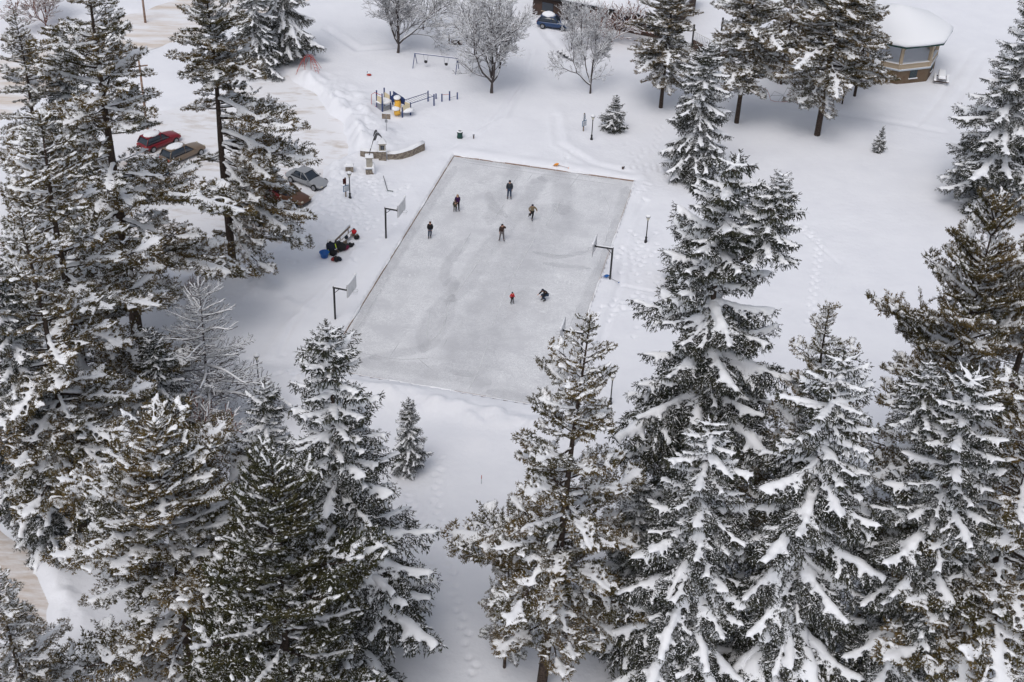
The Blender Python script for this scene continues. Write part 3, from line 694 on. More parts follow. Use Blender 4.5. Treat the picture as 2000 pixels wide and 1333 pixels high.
TR['maple_b'] = broadleaf('maple_b', 11, 10.5, 24, 4, .12, r0=.17, levels=6, dens=.75, tips=.011)
TR['shrub'] = broadleaf('shrub', 4, 4.5, 25, 6, .04, M['redtwig'], r0=.06, levels=4, tips=.016)
GB = 'leafless trees above the rink'
TP('maple_a', 'leafless_tree', 'snowy leafless tree directly behind the swing set, at the top left of the group', 'tree', GB, base=(777, 107), top=(775, -110), rz=.7)
TP('maple_a', 'leafless_tree', 'largest leafless tree with a round crown, right of the swings', 'tree', GB, base=(960, 184), top=(965, -60), rz=2.5)
TP('maple_b', 'leafless_tree', 'leafless tree with a forked trunk at the right end of the group', 'tree', GB, base=(1152, 187), top=(1160, -15), rz=1.2, wide=.78)
TP('maple_b', 'leafless_tree', 'slender leafless tree between the two big leafless trees', 'tree', GB, base=(827, 62), top=(835, -120), rz=4, wide=.7)
TP('maple_b', 'leafless_tree', 'small leafless tree behind the forked leafless tree', 'tree', GB, base=(1116, 98), top=(1122, -20), rz=3, wide=.8)
TP('shrub', 'leafless_shrub', 'reddish leafless shrub in the top left corner', 'shrub', None, base=(90, 55), top=(80, -40), rz=0, wide=1.5)
TP('shrub', 'leafless_shrub', 'rusty brown shrub under the bare larch', 'shrub', None, base=(400, 900), top=(395, 770), rz=1, wide=1.2)
TP('shrub', 'leafless_shrub', 'snow-dotted shrub against the long dark building', 'shrub', None, base=(1195, 85), top=(1200, 0), rz=2, wide=1.5)
TP('shrub', 'leafless_shrub', 'small twiggy shrub in front of the lone parking lot pine', 'shrub', None, base=(375, 580), top=(380, 545), rz=3, wide=1.2)
print('trees done')
# ================================================================ OBJECTS
def G3(px, py, h=0):
    a = at(px, py); return Vector((a[0], a[1], gz(a)+h))
def yaw_of(p, q):   # heading on the ground from pixel p to pixel q
    a, b_ = at(*p), at(*q); return math.atan2(b_[1]-a[1], b_[0]-a[0])
# ---- hoops
def hoop(xy, yawh, label, ax=1.1, oy=.7):
    z = gz(xy); t = thing('basketball_hoop', label, 'basketball hoop', (xy[0], xy[1], z), yawh, 'basketball hoops beside the rink')
    B().tube([(0, 0, -.6), (0, 0, 3.12)], .085, 10).build('pole', M['black'], t, True)
    B().box((ax/2+.02, 0, 3.06), (ax+.2, .15, .15)).build('arm', M['black'], t, bevel=.01)
    B().tube([(.05, 0, 2.55), (.5, 0, 3.0)], .03, 6).build('brace', M['black'], t)
    B().box((ax+.17, oy, 3.02), (.06, 1.83, 1.2)).build('backboard', M['white'], t, bevel=.01)
    q = B()
    for y in (-.45, .45): q.tube([(ax-.1, 0, 3.1), (ax+.13, oy+y, 3.42)], .02, 5); q.tube([(ax-.1, 0, 3.0), (ax+.13, oy+y, 2.65)], .02, 5)
    for y in (-.9, .9): q.box((ax+.13, oy+y, 3.02), (.03, .05, 1.22))
    q.build('bracket', M['steel'], t)
    cx_ = ax+.46
    ring = [(cx_+.23*math.cos(a), oy+.23*math.sin(a), 2.66) for a in np.linspace(0, 2*PI, 17)]
    rm = B().tube(ring, .010, 5, False).build('rim', M['steel'], t)
    net = B()
    for k in range(10):
        a = 2*PI*k/10; net.tube([(cx_+.23*math.cos(a), oy+.23*math.sin(a), 2.66), (cx_+.13*math.cos(a+.3), oy+.13*math.sin(a+.3), 2.28)], .006, 3)
    net.build('net', M['white'], rm)
    s = B(); s.ball((ax+.17, oy, 3.64), 1, 12, 6, (.08, .9, .08), .15, 3); s.ball((ax+.17, oy+.82, 3.68), .15, 8, 5, (.8, 1.2, 1), .2, 2); s.build('snow_cap', M['tsnow'], t, True)
    B().box((ax/2, 0, 3.155), (ax, .12, .04)).build('arm_snow', M['tsnow'], t)
    return t
dirR = math.atan2(e1[1], e1[0])
h1, h2, h3 = at(754, 472), at(655, 628), at(1191, 550)
hoop(h1, dirR-.06, 'farther of the two black hoops along the left rink edge, snow on its board')
hoop(h2, dirR-.06, 'nearer black hoop on the left rink edge, above the pointed spruce')
hoop(h3, dirR+PI, 'black hoop on the right rink edge facing the ice, blue shovel at its foot', 1.45, -.1)
hoop(h3+(h2-h1), dirR+PI, 'hoop half hidden behind the golden-brown pine, snowy board over the ice', 1.45, -.1)
# ---- lamps
def lamp(px, label, h=2.55):
    p = G3(*px); t = thing('lamp_post', label, 'lamp post', p, 0, 'black lantern posts along the paths')
    B().lathe([(.15, -.3), (.15, .12), (.10, .2), (.09, .45), (.12, .5), (.05, .58), (.045, h-.4), (.07, h-.36), (.05, h-.3)], n=10).build('post', M['black'], t, True)
    B().lathe([(.07, h-.3), (.20, h), (.20, h+.03), (.02, h+.03)], n=8).build('lantern', M['lampglass'], t)
    B().lathe([(.22, h+.03), (.22, h+.06), (.05, h+.16), (.0, h+.17)], n=8).build('lantern_cap', M['black'], t)
    B().ball((0, 0, h+.14), .23, 10, 6, (1, 1, .62), .08, int(px[0])).build('snow_cap', M['tsnow'], t, True)
lamp((684, 396), 'black lantern post beside the brown sign near the stone gate')
lamp((1155, 275), 'black lantern post next to the blue-framed trail sign')
lamp((1261, 475), 'black lantern post on open snow right of the far right rink edge')
lamp((1192, 790), 'black lantern post right of the golden-brown pine')
lamp((506, 755), 'black lantern post rising behind the spruce tip left of the rink')
p = G3(1049, 27); t = thing('twin_globe_lamp', 'green pole with wide snow-covered twin globes near the long building', 'lamp', p)
B().tube([(0, 0, -.3), (0, 0, 2.2)], .05, 8).build('pole', M['greenm'], t); B().box((0, 0, 2.2), (.9, .06, .06)).build('crossbar', M['greenm'], t)
for s in (-.42, .42): g_ = B().ball((s, 0, 2.4), .2, 10, 6).build('globe', M['lampglass'], t, True); B().ball((s, 0, 2.55), .27, 10, 6, (1.2, 1, .6), .1, 3).build('snow_cap', M['tsnow'], g_, True)
# ---- signs
p = G3(755, 271); t = thing('entrance_sign', 'grey-brown sign board on a post, seen from behind above the stone gate', 'sign', p, -.1)
B().tube([(0, 0, -.4), (0, 0, 1.75)], .035, 6).build('post', M['steel'], t)
for s in (-1, 1): B().box((s*.225, 0, 1.62), (.43, .04, .58)).build('board', M['wood'], t, bevel=.005)
B().box((0, -.04, 1.12), (.28, .02, .32)).build('plate', M['steel'], t); B().box((0, 0, 1.93), (.9, .07, .04)).build('snow_cap', M['tsnow'], t)
def trail(px, rz, label):
    p = G3(*px); t = thing('trail_sign', label, 'sign', p, rz)
    B().box((0, 0, .9), (.10, .10, 2.3)).build('post', M['wood'], t)
    f = B().box((0, -.08, .95), (.62, .04, .62)).build('frame', M['signblue'], t); B().box((0, -.105, .95), (.52, .02, .5)).build('panel', M['white'], f)
    q = B()
    for k in range(4): q.box((0, -.118, .78+.11*k), (.4-.06*(k % 2), .006, .02))
    q.build('text_line', M['signblue'], f)
    return t
t = trail((1139, 259), .75, 'blue-framed trail sign with small arrow boards, next to a lantern post')
for k in range(3): B().box((0, -.07, 1.45+.22*k), (.36-.04*k, .03, .17), .15*k).build('arrow_board', M['ledge'], t)
t = trail((676, 396), .7, 'blue-framed panel with a brown board above, beside a lantern post')
B().box((-.12, -.05, 1.72), (.34, .05, .55), 0).build('brown_board', M['maroon'], t)
# ---- stone gate
def stone_pillar_front():
    p = G3(722, 343); t = thing('gate_pillar', 'front stone gate pillar with stucco panel and thick snow cap', 'pillar', p, .15, 'stone gate pillars')
    B().box((0, 0, .1), (.75, .75, 1.0)).build('stone_base', M['stone'], t, bevel=.02); B().box((0, 0, .62), (.86, .86, .07)).build('cap_stone', M['ledge'], t)
    B().box((0, 0, 1.18), (.58, .58, 1.05)).build('shaft', M['stucco'], t, bevel=.01); B().box((0, 0, 1.74), (.8, .8, .08)).build('top_slab', M['stucco'], t)
    s = B(); s.box((0, 0, 1.84), (.84, .84, .14), 0, .85); s.box((0, 0, .70), (.92, .92, .10), 0, .85); s.build('snow_cap', M['tsnow'], t, True, bevel=.04)
    s = B(); s.ball((.36, 0, .5), .55, 10, 6, (.35, .9, 1.2), .1, 4); s.build('snow_drift', M['tsnow'], t, True)
def stone_pillar_back():
    p = G3(747, 318); t = thing('gate_pillar', 'back stone gate pillar with lantern window and pointed snowy roof', 'pillar', p, .15, 'stone gate pillars')
    B().box((0, 0, .3), (.75, .75, 1.1)).build('stone_base', M['stone'], t, bevel=.02); B().box((0, 0, 1.25), (.62, .62, .75)).build('lantern_box', M['stucco'], t, bevel=.01)
    w_ = B().box((0, -.315, 1.25), (.36, .03, .42)).build('window', M['glass'], t); q = B(); q.box((0, -.335, 1.25), (.02, .02, .42)); q.box((0, -.337, 1.25), (.36, .02, .02)); q.build('muntin', M['steel'], w_)
    w_ = B().box((.315, 0, 1.25), (.03, .36, .42)).build('window', M['glass'], t)
    B().box((0, 0, 1.66), (.85, .85, .07)).build('cornice', M['stucco'], t); B().box((0, 0, 1.98), (.86, .86, .56), 0, .12).build('roof', M['tsnow'], t, bevel=.03)
    B().box((0, 0, .88), (.82, .82, .09), 0, .9).build('snow_cap', M['tsnow'], t, bevel=.03)
stone_pillar_front(); stone_pillar_back()
a3, b3 = G3(722, 343, 1.9), G3(747, 318, 2.2); mid = (a3+b3)/2
t = thing('gate_arch', 'black wrought iron arch with round medallion joining the two gate pillars', 'arch', a3)
q1, q2 = [], []
for k in range(19):
    u_ = k/18; p = a3*(1-u_)+b3*u_-a3; hh = math.sin(PI*u_); q1.append(p+Vector((0, 0, 1.35*hh))); q2.append(p+Vector((0, 0, 1.05*hh)))
q = B().tube(q1, .035, 6).tube(q2, .035, 6)
for k in range(1, 18): q.tube([q1[k], q2[k-1]], .02, 4); q.tube([q1[k], q2[k]], .018, 4)
q.build('arch_frame', M['black'], t)
m_ = q1[9]-Vector((0, 0, .15)); q = B(); dd = (b3-a3).normalized(); q.add([m_+dd*.45*math.cos(x)+Vector((0, 0, .52*math.sin(x)))+Vector((dd.y, -dd.x, 0))*s for s in (-.03, .03) for x in np.arange(14)*2*PI/14],
    [tuple(range(14)), tuple(range(14, 28))[::-1]]+[(i, (i+1) % 14, 14+(i+1) % 14, 14+i) for i in range(14)]); q.build('medallion', M['black'], t)
B().tube([p_+Vector((0, 0, .05)) for p_ in q1[2:17]], .045, 6).build('snow_strip', M['tsnow'], t, True)
WL = [(704, 317), (718, 318.5), (733, 319), (741, 319), (757, 319), (771, 319), (786, 316), (797, 312.5), (805, 310), (818, 303), (830, 297)]
def wall_curve(pts, label):
    base = G3(*pts[0]); t = thing('stone_wall', label, 'wall', base, 0, 'low stone walls of the gate'); g = [G3(*q_)-base for q_ in pts]
    V = []; F = []; V2 = []; F2 = []
    for i, p in enumerate(g):
        tt = (g[min(i+1, len(g)-1)]-g[max(i-1, 0)]); tt.z = 0; tt.normalize(); nn = Vector((-tt.y, tt.x, 0)); zt = .62
        V += [p+Vector((0, 0, -.6)), Vector((p.x, p.y, zt)), Vector((p.x, p.y, zt))+nn*.45, p+nn*.45+Vector((0, 0, -.6))]
        h_ = .12+.03*math.sin(i*2.1)
        V2 += [Vector((p.x, p.y, zt-.01))-nn*.04, Vector((p.x, p.y, zt+h_))+nn*.03, Vector((p.x, p.y, zt+h_+.05))+nn*.3, Vector((p.x, p.y, zt-.1))+nn*.8]
    for i in range(len(g)-1):
        for VV, FF in ((V, F), (V2, F2)):
            for k in range(3): FF.append((i*4+k, i*4+k+1, i*4+k+5, i*4+k+4))
    for FF in (F, F2): FF.append((0, 3, 2, 1)); e = (len(g)-1)*4; FF.append((e, e+1, e+2, e+3))
    B().add(V, F).build('stone_face', M['stone'], t); B().add(V2, F2).build('snow_cap', M['tsnow'], t, True)
wall_curve(WL[:4], 'short straight stone wall behind the front gate pillar'); wall_curve(WL[4:], 'long curved stone wall sweeping right from the back gate pillar')
p = G3(683, 343); t = thing('stone_bench', 'small snow-capped stone block left of the front gate pillar', 'bench', p, .1); B().box((0, 0, .25), (.75, .5, .6)).build('block', M['stone'], t, bevel=.02); B().box((0, 0, .66), (.95, .7, .24), 0, .8).build('snow_cap', M['tsnow'], t, bevel=.08)
# ---- bits in the snow
p = G3(898, 273); t = thing('trash_barrel', 'dark green barrel with a snow-rimmed opening beside the path', 'barrel', p)
B().lathe([(.27, -.1), (.29, .1), (.27, .4), (.29, .72), (.25, .74), (.22, .3), (0, .3)], n=14).build('drum', M['greenm'], t, True)
q = B(); [q.tube([(.3*math.cos(a), .3*math.sin(a), z_) for a in np.linspace(0, 2*PI, 15)], .015, 4, False) for z_ in (.12, .6)]; q.build('hoop_band', M['black'], t)
q = B().tube([(.25*math.cos(a), .25*math.sin(a), .77) for a in np.linspace(0, 2*PI, 15)], .07, 6, False); q.build('snow_rim', M['tsnow'], t, True)
p = G3(925, 274); t = thing('stub_post', 'short brown stub post right of the green barrel', 'post', p); B().box((0, 0, .15), (.12, .12, .45)).build('stub', M['darkwood'], t, bevel=.01); B().box((0, 0, .40), (.2, .14, .08)).build('cap', M['steel'], t)
p = G3(1216, 334); t = thing('stub_post', 'tiny dark stub post beyond the far right rink corner', 'post', p); B().box((0, 0, .1), (.2, .1, .3)).build('stub', M['darkwood'], t, bevel=.01); B().box((.12, 0, .22), (.1, .12, .12)).build('cap', M['black'], t)
def shovel(p, q, blade, label, shaft, bl=.45):
    a, c = G3(*p), G3(*q); t = thing('snow_shovel', label, 'shovel', a); d = c-a; d.z = 0; yw = math.atan2(d.y, d.x)
    B().tube([Vector((0, 0, .14)), d+Vector((0, 0, .10))], .02, 6).build('shaft', shaft, t)
    q_ = B(); V = []; 
    for i in range(5):
        for j in (-1, 1): V.append(Matrix.Rotation(yw, 3, 'Z') @ Vector((-.4+.11*i, j*bl*.5, .07+.07*math.sin(i/4*PI)+.03*i)))
    q_.add(V, [(2*i, 2*i+1, 2*i+3, 2*i+2) for i in range(4)]); o = q_.build('blade', blade, t); m_ = o.modifiers.new('s', 'SOLIDIFY'); m_.thickness = .02
    B().box(d+Vector((0, 0, .10)), (.05, .16, .05), yw).build('grip', blade, t)
shovel((1089, 329), (1110, 334), M['orange'], 'orange snow shovel lying on the far rink border', M['board'], .5)
shovel((1186, 548), (1208, 558), M['blue'], 'blue snow shovel leaning at the foot of the right hoop', M['steel'], .45)
a = G3(749, 357, .45); c = G3(757, 379, .05); t = thing('hockey_stick', 'black stick with bent blade lying in trampled snow', 'stick', c); B().tube([a-c, Vector((0, 0, .05))], .035, 5).build('shaft', M['black'], t); B().tube([Vector((0, 0, .05)), G3(768, 380, .08)-c], .045, 5).build('blade', M['greenm'], t)
p = G3(940, 950); t = thing('marker_stake', 'thin red-tipped stake in the snow left of the golden-brown pine', 'stake', p); B().tube([(0, 0, -.2), (0, 0, .45)], .02, 5).build('shaft', M['steel'], t); B().tube([(0, 0, .45), (0, 0, .75)], .028, 5).build('tip', M['redp'], t)
p = G3(991, 1004); t = thing('marker_stake', 'plain grey stake in the snow behind the pine boughs', 'stake', p); B().tube([(0, 0, -.2), (0, 0, .8)], .025, 5).build('shaft', M['steel'], t); B().box((0, 0, .85), (.06, .03, .12)).build('tip', M['ledge'], t)
p = G3(1090, 106); q_ = G3(1117, 121); t = thing('timber_beam', 'long black timber beam on the snow left of the forked leafless tree', 'beam', p); d = q_-p; b_ = B(); b_.tube([Vector((0, 0, .12)), d+Vector((0, 0, .12))], .16, 6); b_.build('beam', M['black'], t)
s = B(); [s.ball(d*f_+Vector((0, 0, .28)), .16, 8, 5, (1.4, 1, .45), .2, k) for k, f_ in enumerate((.15, .4, .62, .85))]; s.build('snow_lump', M['tsnow'], t, True)
p = G3(891, 91); t = thing('log_pile', 'dark snow-topped woodpile behind the largest leafless tree', 'woodpile', p)
for k in range(5): B().tube([(-.6, .1*k, .12+.2*(k % 3)), (.7, .1*k, .12+.2*(k % 3))], .12, 8).build('log', M['darkwood'], t)
B().ball((0, .2, .75), .8, 12, 6, (1.1, .6, .3), .1, 1).build('snow_cap', M['tsnow'], t, True); B().box((-.85, .1, .6), (.15, .15, 1.3)).build('end_post', M['darkwood'], t)
# ---- bench and skating gear
a, c = G3(656, 500), G3(694, 463); d = c-a; L_ = math.hypot(d.x, d.y); yw = math.atan2(d.y, d.x)
t = thing('bench', 'weathered plank bench piled with skating gear left of the rink', 'bench', (a.x, a.y, a.z), yw)
for k, y in enumerate((.12, .38)): B().box((L_*.5, y-.1, .42), (L_, .2, .05)).build('seat_plank', M['wood'], t, bevel=.01)
B().box((L_*.5, .50, .82), (L_, .05, .26), 0, 1, (-.15, 'X')).build('back_plank', M['wood'], t, bevel=.01)
for x in (.3, L_*.5, L_-.3): B().box((x, .1, .1), (.08, .45, .62)).build('leg', M['wood'], t); B().box((x, .54, .5), (.08, .05, .8)).build('back_support', M['wood'], t)
s = B(); rg_ = random.Random(5)
for k in range(14): s.ball((L_*(k+.5)/14, .08+rg_.uniform(-.05, .1), .5), rg_.uniform(.12, .2), 8, 5, (1.4, 1, .5), .2, k)
s.box((L_*.5, .5, .97), (L_*.98, .09, .06)); s.build('snow', M['tsnow'], t, True)
GG = 'bags and gear around the bench'
def bag(px, col, s, label, h=0, name='gear_bag', cat='bag', strap=M['black'], seed=0):
    p = G3(px[0], px[1], h); t = thing(name, label, cat, p, random.Random(seed).uniform(0, 3), GG)
    B().ball((0, 0, s*.4), s*.55, 12, 7, (1.25, .85, .72), .16, seed).build('pouch', col, t, True)
    B().ball((s*.3, 0, s*.72), s*.24, 8, 5, (1.2, 1, .6), .2, seed+1).build('flap', strap, t, True)
    B().tube([(-s*.4, 0, s*.6), (0, .02, s*.98), (s*.4, 0, s*.6)], s*.05, 5).build('strap', strap, t)
navyc = cmat('navy_fabric', (.012, .016, .03)); blackc = cmat('black_fabric', (.012, .012, .014)); limec = cmat('lime_fabric', (.45, .6, .05)); redc = cmat('red_fabric', (.5, .02, .03)); helm = cmat('white_helmet', (.7, .7, .72), .4)
p = G3(634, 506); t = thing('plastic_tub', 'blue plastic tub standing in snow at the left end of the gear', 'tub', p, .3, GG)
B().lathe([(0, .03), (.30, .03), (.4, .5), (.44, .52), (.38, .5), (.29, .1), (0, .1)], n=12).build('tub', M['blue'], t, True); B().tube([(.43*math.cos(x), .43*math.sin(x), .52) for x in np.linspace(0, 2*PI, 15)], .03, 5, False).build('rim', M['blue'], t)
p = G3(648, 497); t = thing('coat_heap', 'heap of dark coats with lime trim under a white helmet', 'coats', p, 0, GG)
B().ball((0, 0, .55), .5, 14, 8, (.95, .9, 1.1), .22, 3).build('coat', navyc, t, True); B().ball((.15, -.3, .2), .4, 12, 7, (1, 1, .8), .25, 8).build('coat', blackc, t, True)
B().tube([(.35, -.1, .95), (.45, -.2, .6)], .05, 6).build('lime_trim', limec, t); B().tube([(-.25, -.38, .5), (-.1, -.55, .1)], .05, 6).build('lime_trim', limec, t)
for k, (x, y) in enumerate(((-.18, .1), (.14, .12))):
    p = G3(648, 497)+Vector((x, y, 1.05)); t = thing('helmet', ('white skating helmet on the left of the coat heap', 'white skating helmet with dark opening on the right of the coat heap')[k], 'helmet', p, k, GG)
    B().ball((0, 0, .05), .2, 12, 8, (1.1, .95, .85)).build('shell', helm, t, True); B().ball((.08, -.12, .02), .12, 8, 6).build('opening', blackc, t, True)
bag((663, 493), blackc, 1.0, 'large black kit bag on the snow at the near end of the bench', 0, seed=2)
bag((652, 512), cmat('dull_red_fabric', (.22, .03, .03)), .42, 'small black and red boot bag at the front of the pile', 0, seed=4, strap=blackc)
bag((657, 513), blackc, .5, 'round black bag right of the red boot bag', 0, seed=5)
bag((663, 512), navyc, .42, 'pair of dark boots farthest forward on the snow', 0, 'boots', 'boots', seed=6)
bag((675, 492), cmat('plum_fabric', (.14, .01, .04)), .6, 'black and plum bag in front of the bench middle', 0, seed=7)
bag((684, 487), blackc, .6, 'black bag with white laces in front of the bench right half', 0, seed=8, strap=helm)
bag((677, 479), navyc, .36, 'little navy bag on the bench seat', .45, seed=9)
bag((692, 466), redc, .5, 'bright red bag at the far end of the bench', .3, seed=10)
bag((697, 471), blackc, .5, 'black bag beside the bright red bag', 0, seed=11, strap=M['wood'])
# ---- playground
def post(t, base, b0, top, r=.075, m=M['navy']):
    a_ = at(*b0); h_ = hgt_for(a_, top) ; z = gz(a_)
    B().tube([Vector((a_[0], a_[1], z-.3))-base, Vector((a_[0], a_[1], h_))-base], r, 8).build('post', m, t, False)
    return Vector((a_[0], a_[1], h_))-base
base = G3(765, 225); t = thing('play_structure', 'snowy playground frame with navy posts, cream panels and yellow tube slide', 'playground', base)
pA = post(t, base, (736.3, 221), 177); pB = post(t, base, (747, 226), 183.5); pC = post(t, base, (751, 212), 172); pD = post(t, base, (763, 219), 179)
pE = post(t, base, (785.8, 234), 210.5); pF = post(t, base, (790, 224), 193.5); pG = post(t, base, (801.8, 228), 200.6); pH = post(t, base, (767, 209), 186)
def panel(t, p, q, z0, z1, m, nm, th=.05):
    a_ = Vector((p.x, p.y, 0)); c_ = Vector((q.x, q.y, 0)); d_ = c_-a_; B().box((a_+c_)/2+Vector((0, 0, (z0+z1)/2)), (d_.length*.9, th, z1-z0), math.atan2(d_.y, d_.x)).build(nm, m, t, bevel=.01)
panel(t, pA, pB, 1.0, 1.75, M['cream'], 'side_panel'); panel(t, pC, pD, .9, 1.6, M['cream'], 'side_panel'); panel(t, pE, pG, .5, 1.3, M['cream'], 'side_panel'); panel(t, pF, pG, .6, 1.2, M['cream'], 'side_panel')
panel(t, pA, pB, 0, .95, M['steel'], 'climbing_plate'); panel(t, pB, pD, .1, .6, M['steel'], 'climbing_plate')
panel(t, pD, pF, .9, 1.6, M['navy'], 'blue_panel'); panel(t, pH, pF, 1.0, 1.6, M['navy'], 'blue_panel')
def deck(pts, z, nm='deck'):
    B().prism([(p.x, p.y) for p in pts], z-.08, z).build(nm, M['steel'], t); cx_ = sum((p for p in pts), Vector())/len(pts)
    B().ball((cx_.x, cx_.y, z+.08), .9, 14, 6, (1.0, .8, .28), .1, 3).build('deck_snow', M['tsnow'], t, True)
deck([pA, pB, pD, pC], .95); deck([pE, pG, pF], .5)
mA = (pD+pF)/2; mA.z = 1.2; mB = pE+Vector((-.5, .1, 0)); mB.z = .45
sl_ = B().tube([mA, mA+Vector((.1, -.5, -.1)), mB+Vector((-.1, .3, .3)), mB+Vector((.0, -.2, -.1))], .34, 12); sl_.build('tube_slide', M['yellow'], t, True)
B().ball(mA+Vector((0, -.2, .42)), .5, 10, 6, (.8, 1.1, .35), .1, 2).build('slide_snow', M['tsnow'], t, True); B().ball(mB+Vector((-.2, .1, .42)), .5, 10, 6, (.9, 1.0, .4), .1, 5).build('slide_snow', M['tsnow'], t, True)
B().tube([pA+Vector((-.55, 0, -2.1)), pA+Vector((-.55, 0, -.5)), pA+Vector((-.2, 0, -.25)), pB+Vector((0, 0, -.2))], .03, 6).build('red_rail', M['redp'], t)
for k in range(2): panel(t, pA+Vector((-.5, 0, 0)), pA+Vector((0, 0, 0)), .1+.35*k, .16+.35*k, M['redp'], 'rung', .04)
base2 = G3(820, 222); t = thing('monkey_bars', 'horizontal ladder of navy monkey bars right of the yellow slide', 'monkey bars', base2)
a1_, a2_ = pF+base-base2, pG+base-base2; b1_ = post(t, base2, (836, 202), 178); b2_ = post(t, base2, (847.6, 210), 184.6)
for p_, q_ in ((a1_, b1_), (a2_, b2_)): B().tube([p_-Vector((0, 0, .15)), q_-Vector((0, 0, .2))], .035, 6).build('rail', M['navy'], t)
for k in range(10): f_ = (k+.5)/10; B().tube([a1_*(1-f_)+b1_*f_-Vector((0, 0, .18)), a2_*(1-f_)+b2_*f_-Vector((0, 0, .18))], .02, 5).build('rung', M['steel'], t)
base3 = G3(863, 201); t = thing('exercise_bars', 'four short navy posts with thin chin-up bars at the playground right end', 'exercise bars', base3)
c0 = post(t, base3, (851.6, 197), 183.5); c1 = post(t, base3, (863, 202), 184); c2 = post(t, base3, (878, 200), 178.8); c3 = post(t, base3, (893, 197), 180.8)
B().tube([c1-Vector((0, 0, .1)), c2-Vector((0, 0, .35))], .022, 5).build('bar', M['redp'], t); B().tube([c2-Vector((0, 0, .75)), c3-Vector((0, 0, .4))], .022, 5).build('bar', M['steel'], t)
# swings
L1, L2, R1, R2 = G3(805.3, 139.2), G3(815.4, 126.8), G3(889.3, 150), G3(896.6, 136.5); mL, mR = (L1+L2)/2, (R1+R2)/2
hL = hgt_for((mL.x, mL.y), 104.3); base = mL.copy(); t = thing('swing_set', 'dark metal swing frame with two bucket seats on the snow', 'swing set', base)
tL = Vector((mL.x, mL.y, hL))-base; tR = Vector((mR.x, mR.y, hL))-base
for q_ in (L1, L2): B().tube([q_-base-Vector((0, 0, .3)), tL], .045, 6).build('leg', M['navy'], t)
for q_ in (R1, R2): B().tube([q_-base-Vector((0, 0, .3)), tR], .045, 6).build('leg', M['navy'], t)
B().tube([tL, tR], .05, 6).build('top_bar', M['navy'], t); B().tube([tL+Vector((0, 0, .06)), tR+Vector((0, 0, .06))], .04, 5).build('snow_strip', M['tsnow'], t)
for f_ in (.26, .74):
    c_ = tL*(1-f_)+tR*f_; s_ = c_-Vector((0, 0, hL-gz((mL.x, mL.y))-.65)); dx_ = (tR-tL).normalized()
    st_ = B().lathe([(.0, -.12), (.16, -.1), (.2, .1), (.16, .1), (.1, -.02), (0, -.02)], s_, 10).build('bucket_seat', M['black'], t, True)
    for e_ in (-1, 1): B().tube([c_+dx_*.28*e_, s_+dx_*.17*e_+Vector((0, 0, .1))], .018, 4).build('chain', M['steel'], st_)
# red dome climber
base = G3(604, 148); t = thing('climbing_dome', 'red tubular climbing dome with a curved ladder beside the road spruce', 'climbing frame', base)
for k, (p_, q_) in enumerate((((577, 152), (629, 139)), ((617.5, 158), (590, 136)), ((624, 157), (597, 134)), ((579, 146), (626, 148)))):
    a_, c_ = G3(*p_)-base, G3(*q_)-base; B().tube([a_*(1-u_)+c_*u_+Vector((0, 0, 1.9*math.sin(PI*u_)-.1)) for u_ in np.linspace(0, 1, 13)], .022, 6).build('arch', M['redp'], t)
a_, c_ = G3(617.5, 158)-base, G3(590, 136)-base; a2, c2_ = G3(624, 157)-base, G3(597, 134)-base
for k in range(1, 9):
    u_ = k/18; z_ = Vector((0, 0, 1.9*math.sin(PI*u_)-.1)); B().tube([a_*(1-u_)+c_*u_+z_, a2*(1-u_)+c2_*u_+z_], .02, 5).build('rung', M['redp'], t)
B().tube([Vector((-.45, 0, 0)), Vector((-.45, 0, 1.7))], .03, 5).build('upright', M['redp'], t); B().tube([Vector((.25, 0, 0)), Vector((.25, 0, 1.7))], .03, 5).build('upright', M['redp'], t)
p = G3(721, 153); t = thing('spring_rider', 'small red spring rider poking out of the snow above the playground', 'spring rider', p)
B().ball((0, 0, .15), .22, 10, 6, (1.3, .5, .6), .1, 1).build('seat_body', M['redp'], t, True); B().tube([(-.2, -.2, .45), (-.2, .2, .45)], .03, 5).build('handle', M['navy'], t); B().ball((0, 0, .4), .2, 8, 5, (1, .8, .4)).build('snow_cap', M['tsnow'], t, True)
# ---- poles
for px, top, lb in (((288, 252), 7.5, 'brown utility pole rising behind the red car'), ((284, 44), 7, 'utility pole at the far road near the top edge')):
    p = G3(*px); t = thing('utility_pole', lb, 'pole', p, 0, 'utility poles by the road'); B().tube([(0, 0, -.4), (0, 0, top)], [.15, .10], 8).build('pole', M['board'], t, True); B().box((0, 0, top-.6), (1.6, .1, .12), .4).build('crossarm', M['board'], t)
# ---- fence, shed
a, c = G3(532, 790), G3(645, 870); d = c-a; L_ = math.hypot(d.x, d.y); t = thing('railing', 'black metal railing with a thick snow roll, between the two left spruces', 'railing', a, math.atan2(d.y, d.x))
n = int(L_/.16)
for k in range(n): B().tube([(k*.16, 0, -.1), (k*.16, 0, 1.0)], .022, 4).build('baluster', M['black'], t)
B().box((L_/2, 0, 1.0), (L_, .07, .06)).build('top_rail', M['black'], t)
s = B(); rg_ = random.Random(9)
for k in range(int(L_/.35)): s.ball((k*.35+.1, 0, 1.1), rg_.uniform(.15, .23), 8, 6, (1.3, .8, .7), .15, k)
s.build('snow_roll', M['tsnow'], t, True)
p = G3(256, 840); t = thing('shed', 'small yellow-brown shed with dark doorway under a snow roof, behind the left pines', 'shed', p, .2)
B().box((0, 0, .9), (4.2, 3, 2.2)).build('wall', M['mould'], t, bevel=.02); B().box((-.2, -1.5, .7), (1.2, .06, 1.7)).build('doorway', M['black'], t); B().box((1.3, -1.5, .8), (1.3, .07, 1.0)).build('maroon_panel', M['maroon'], t)
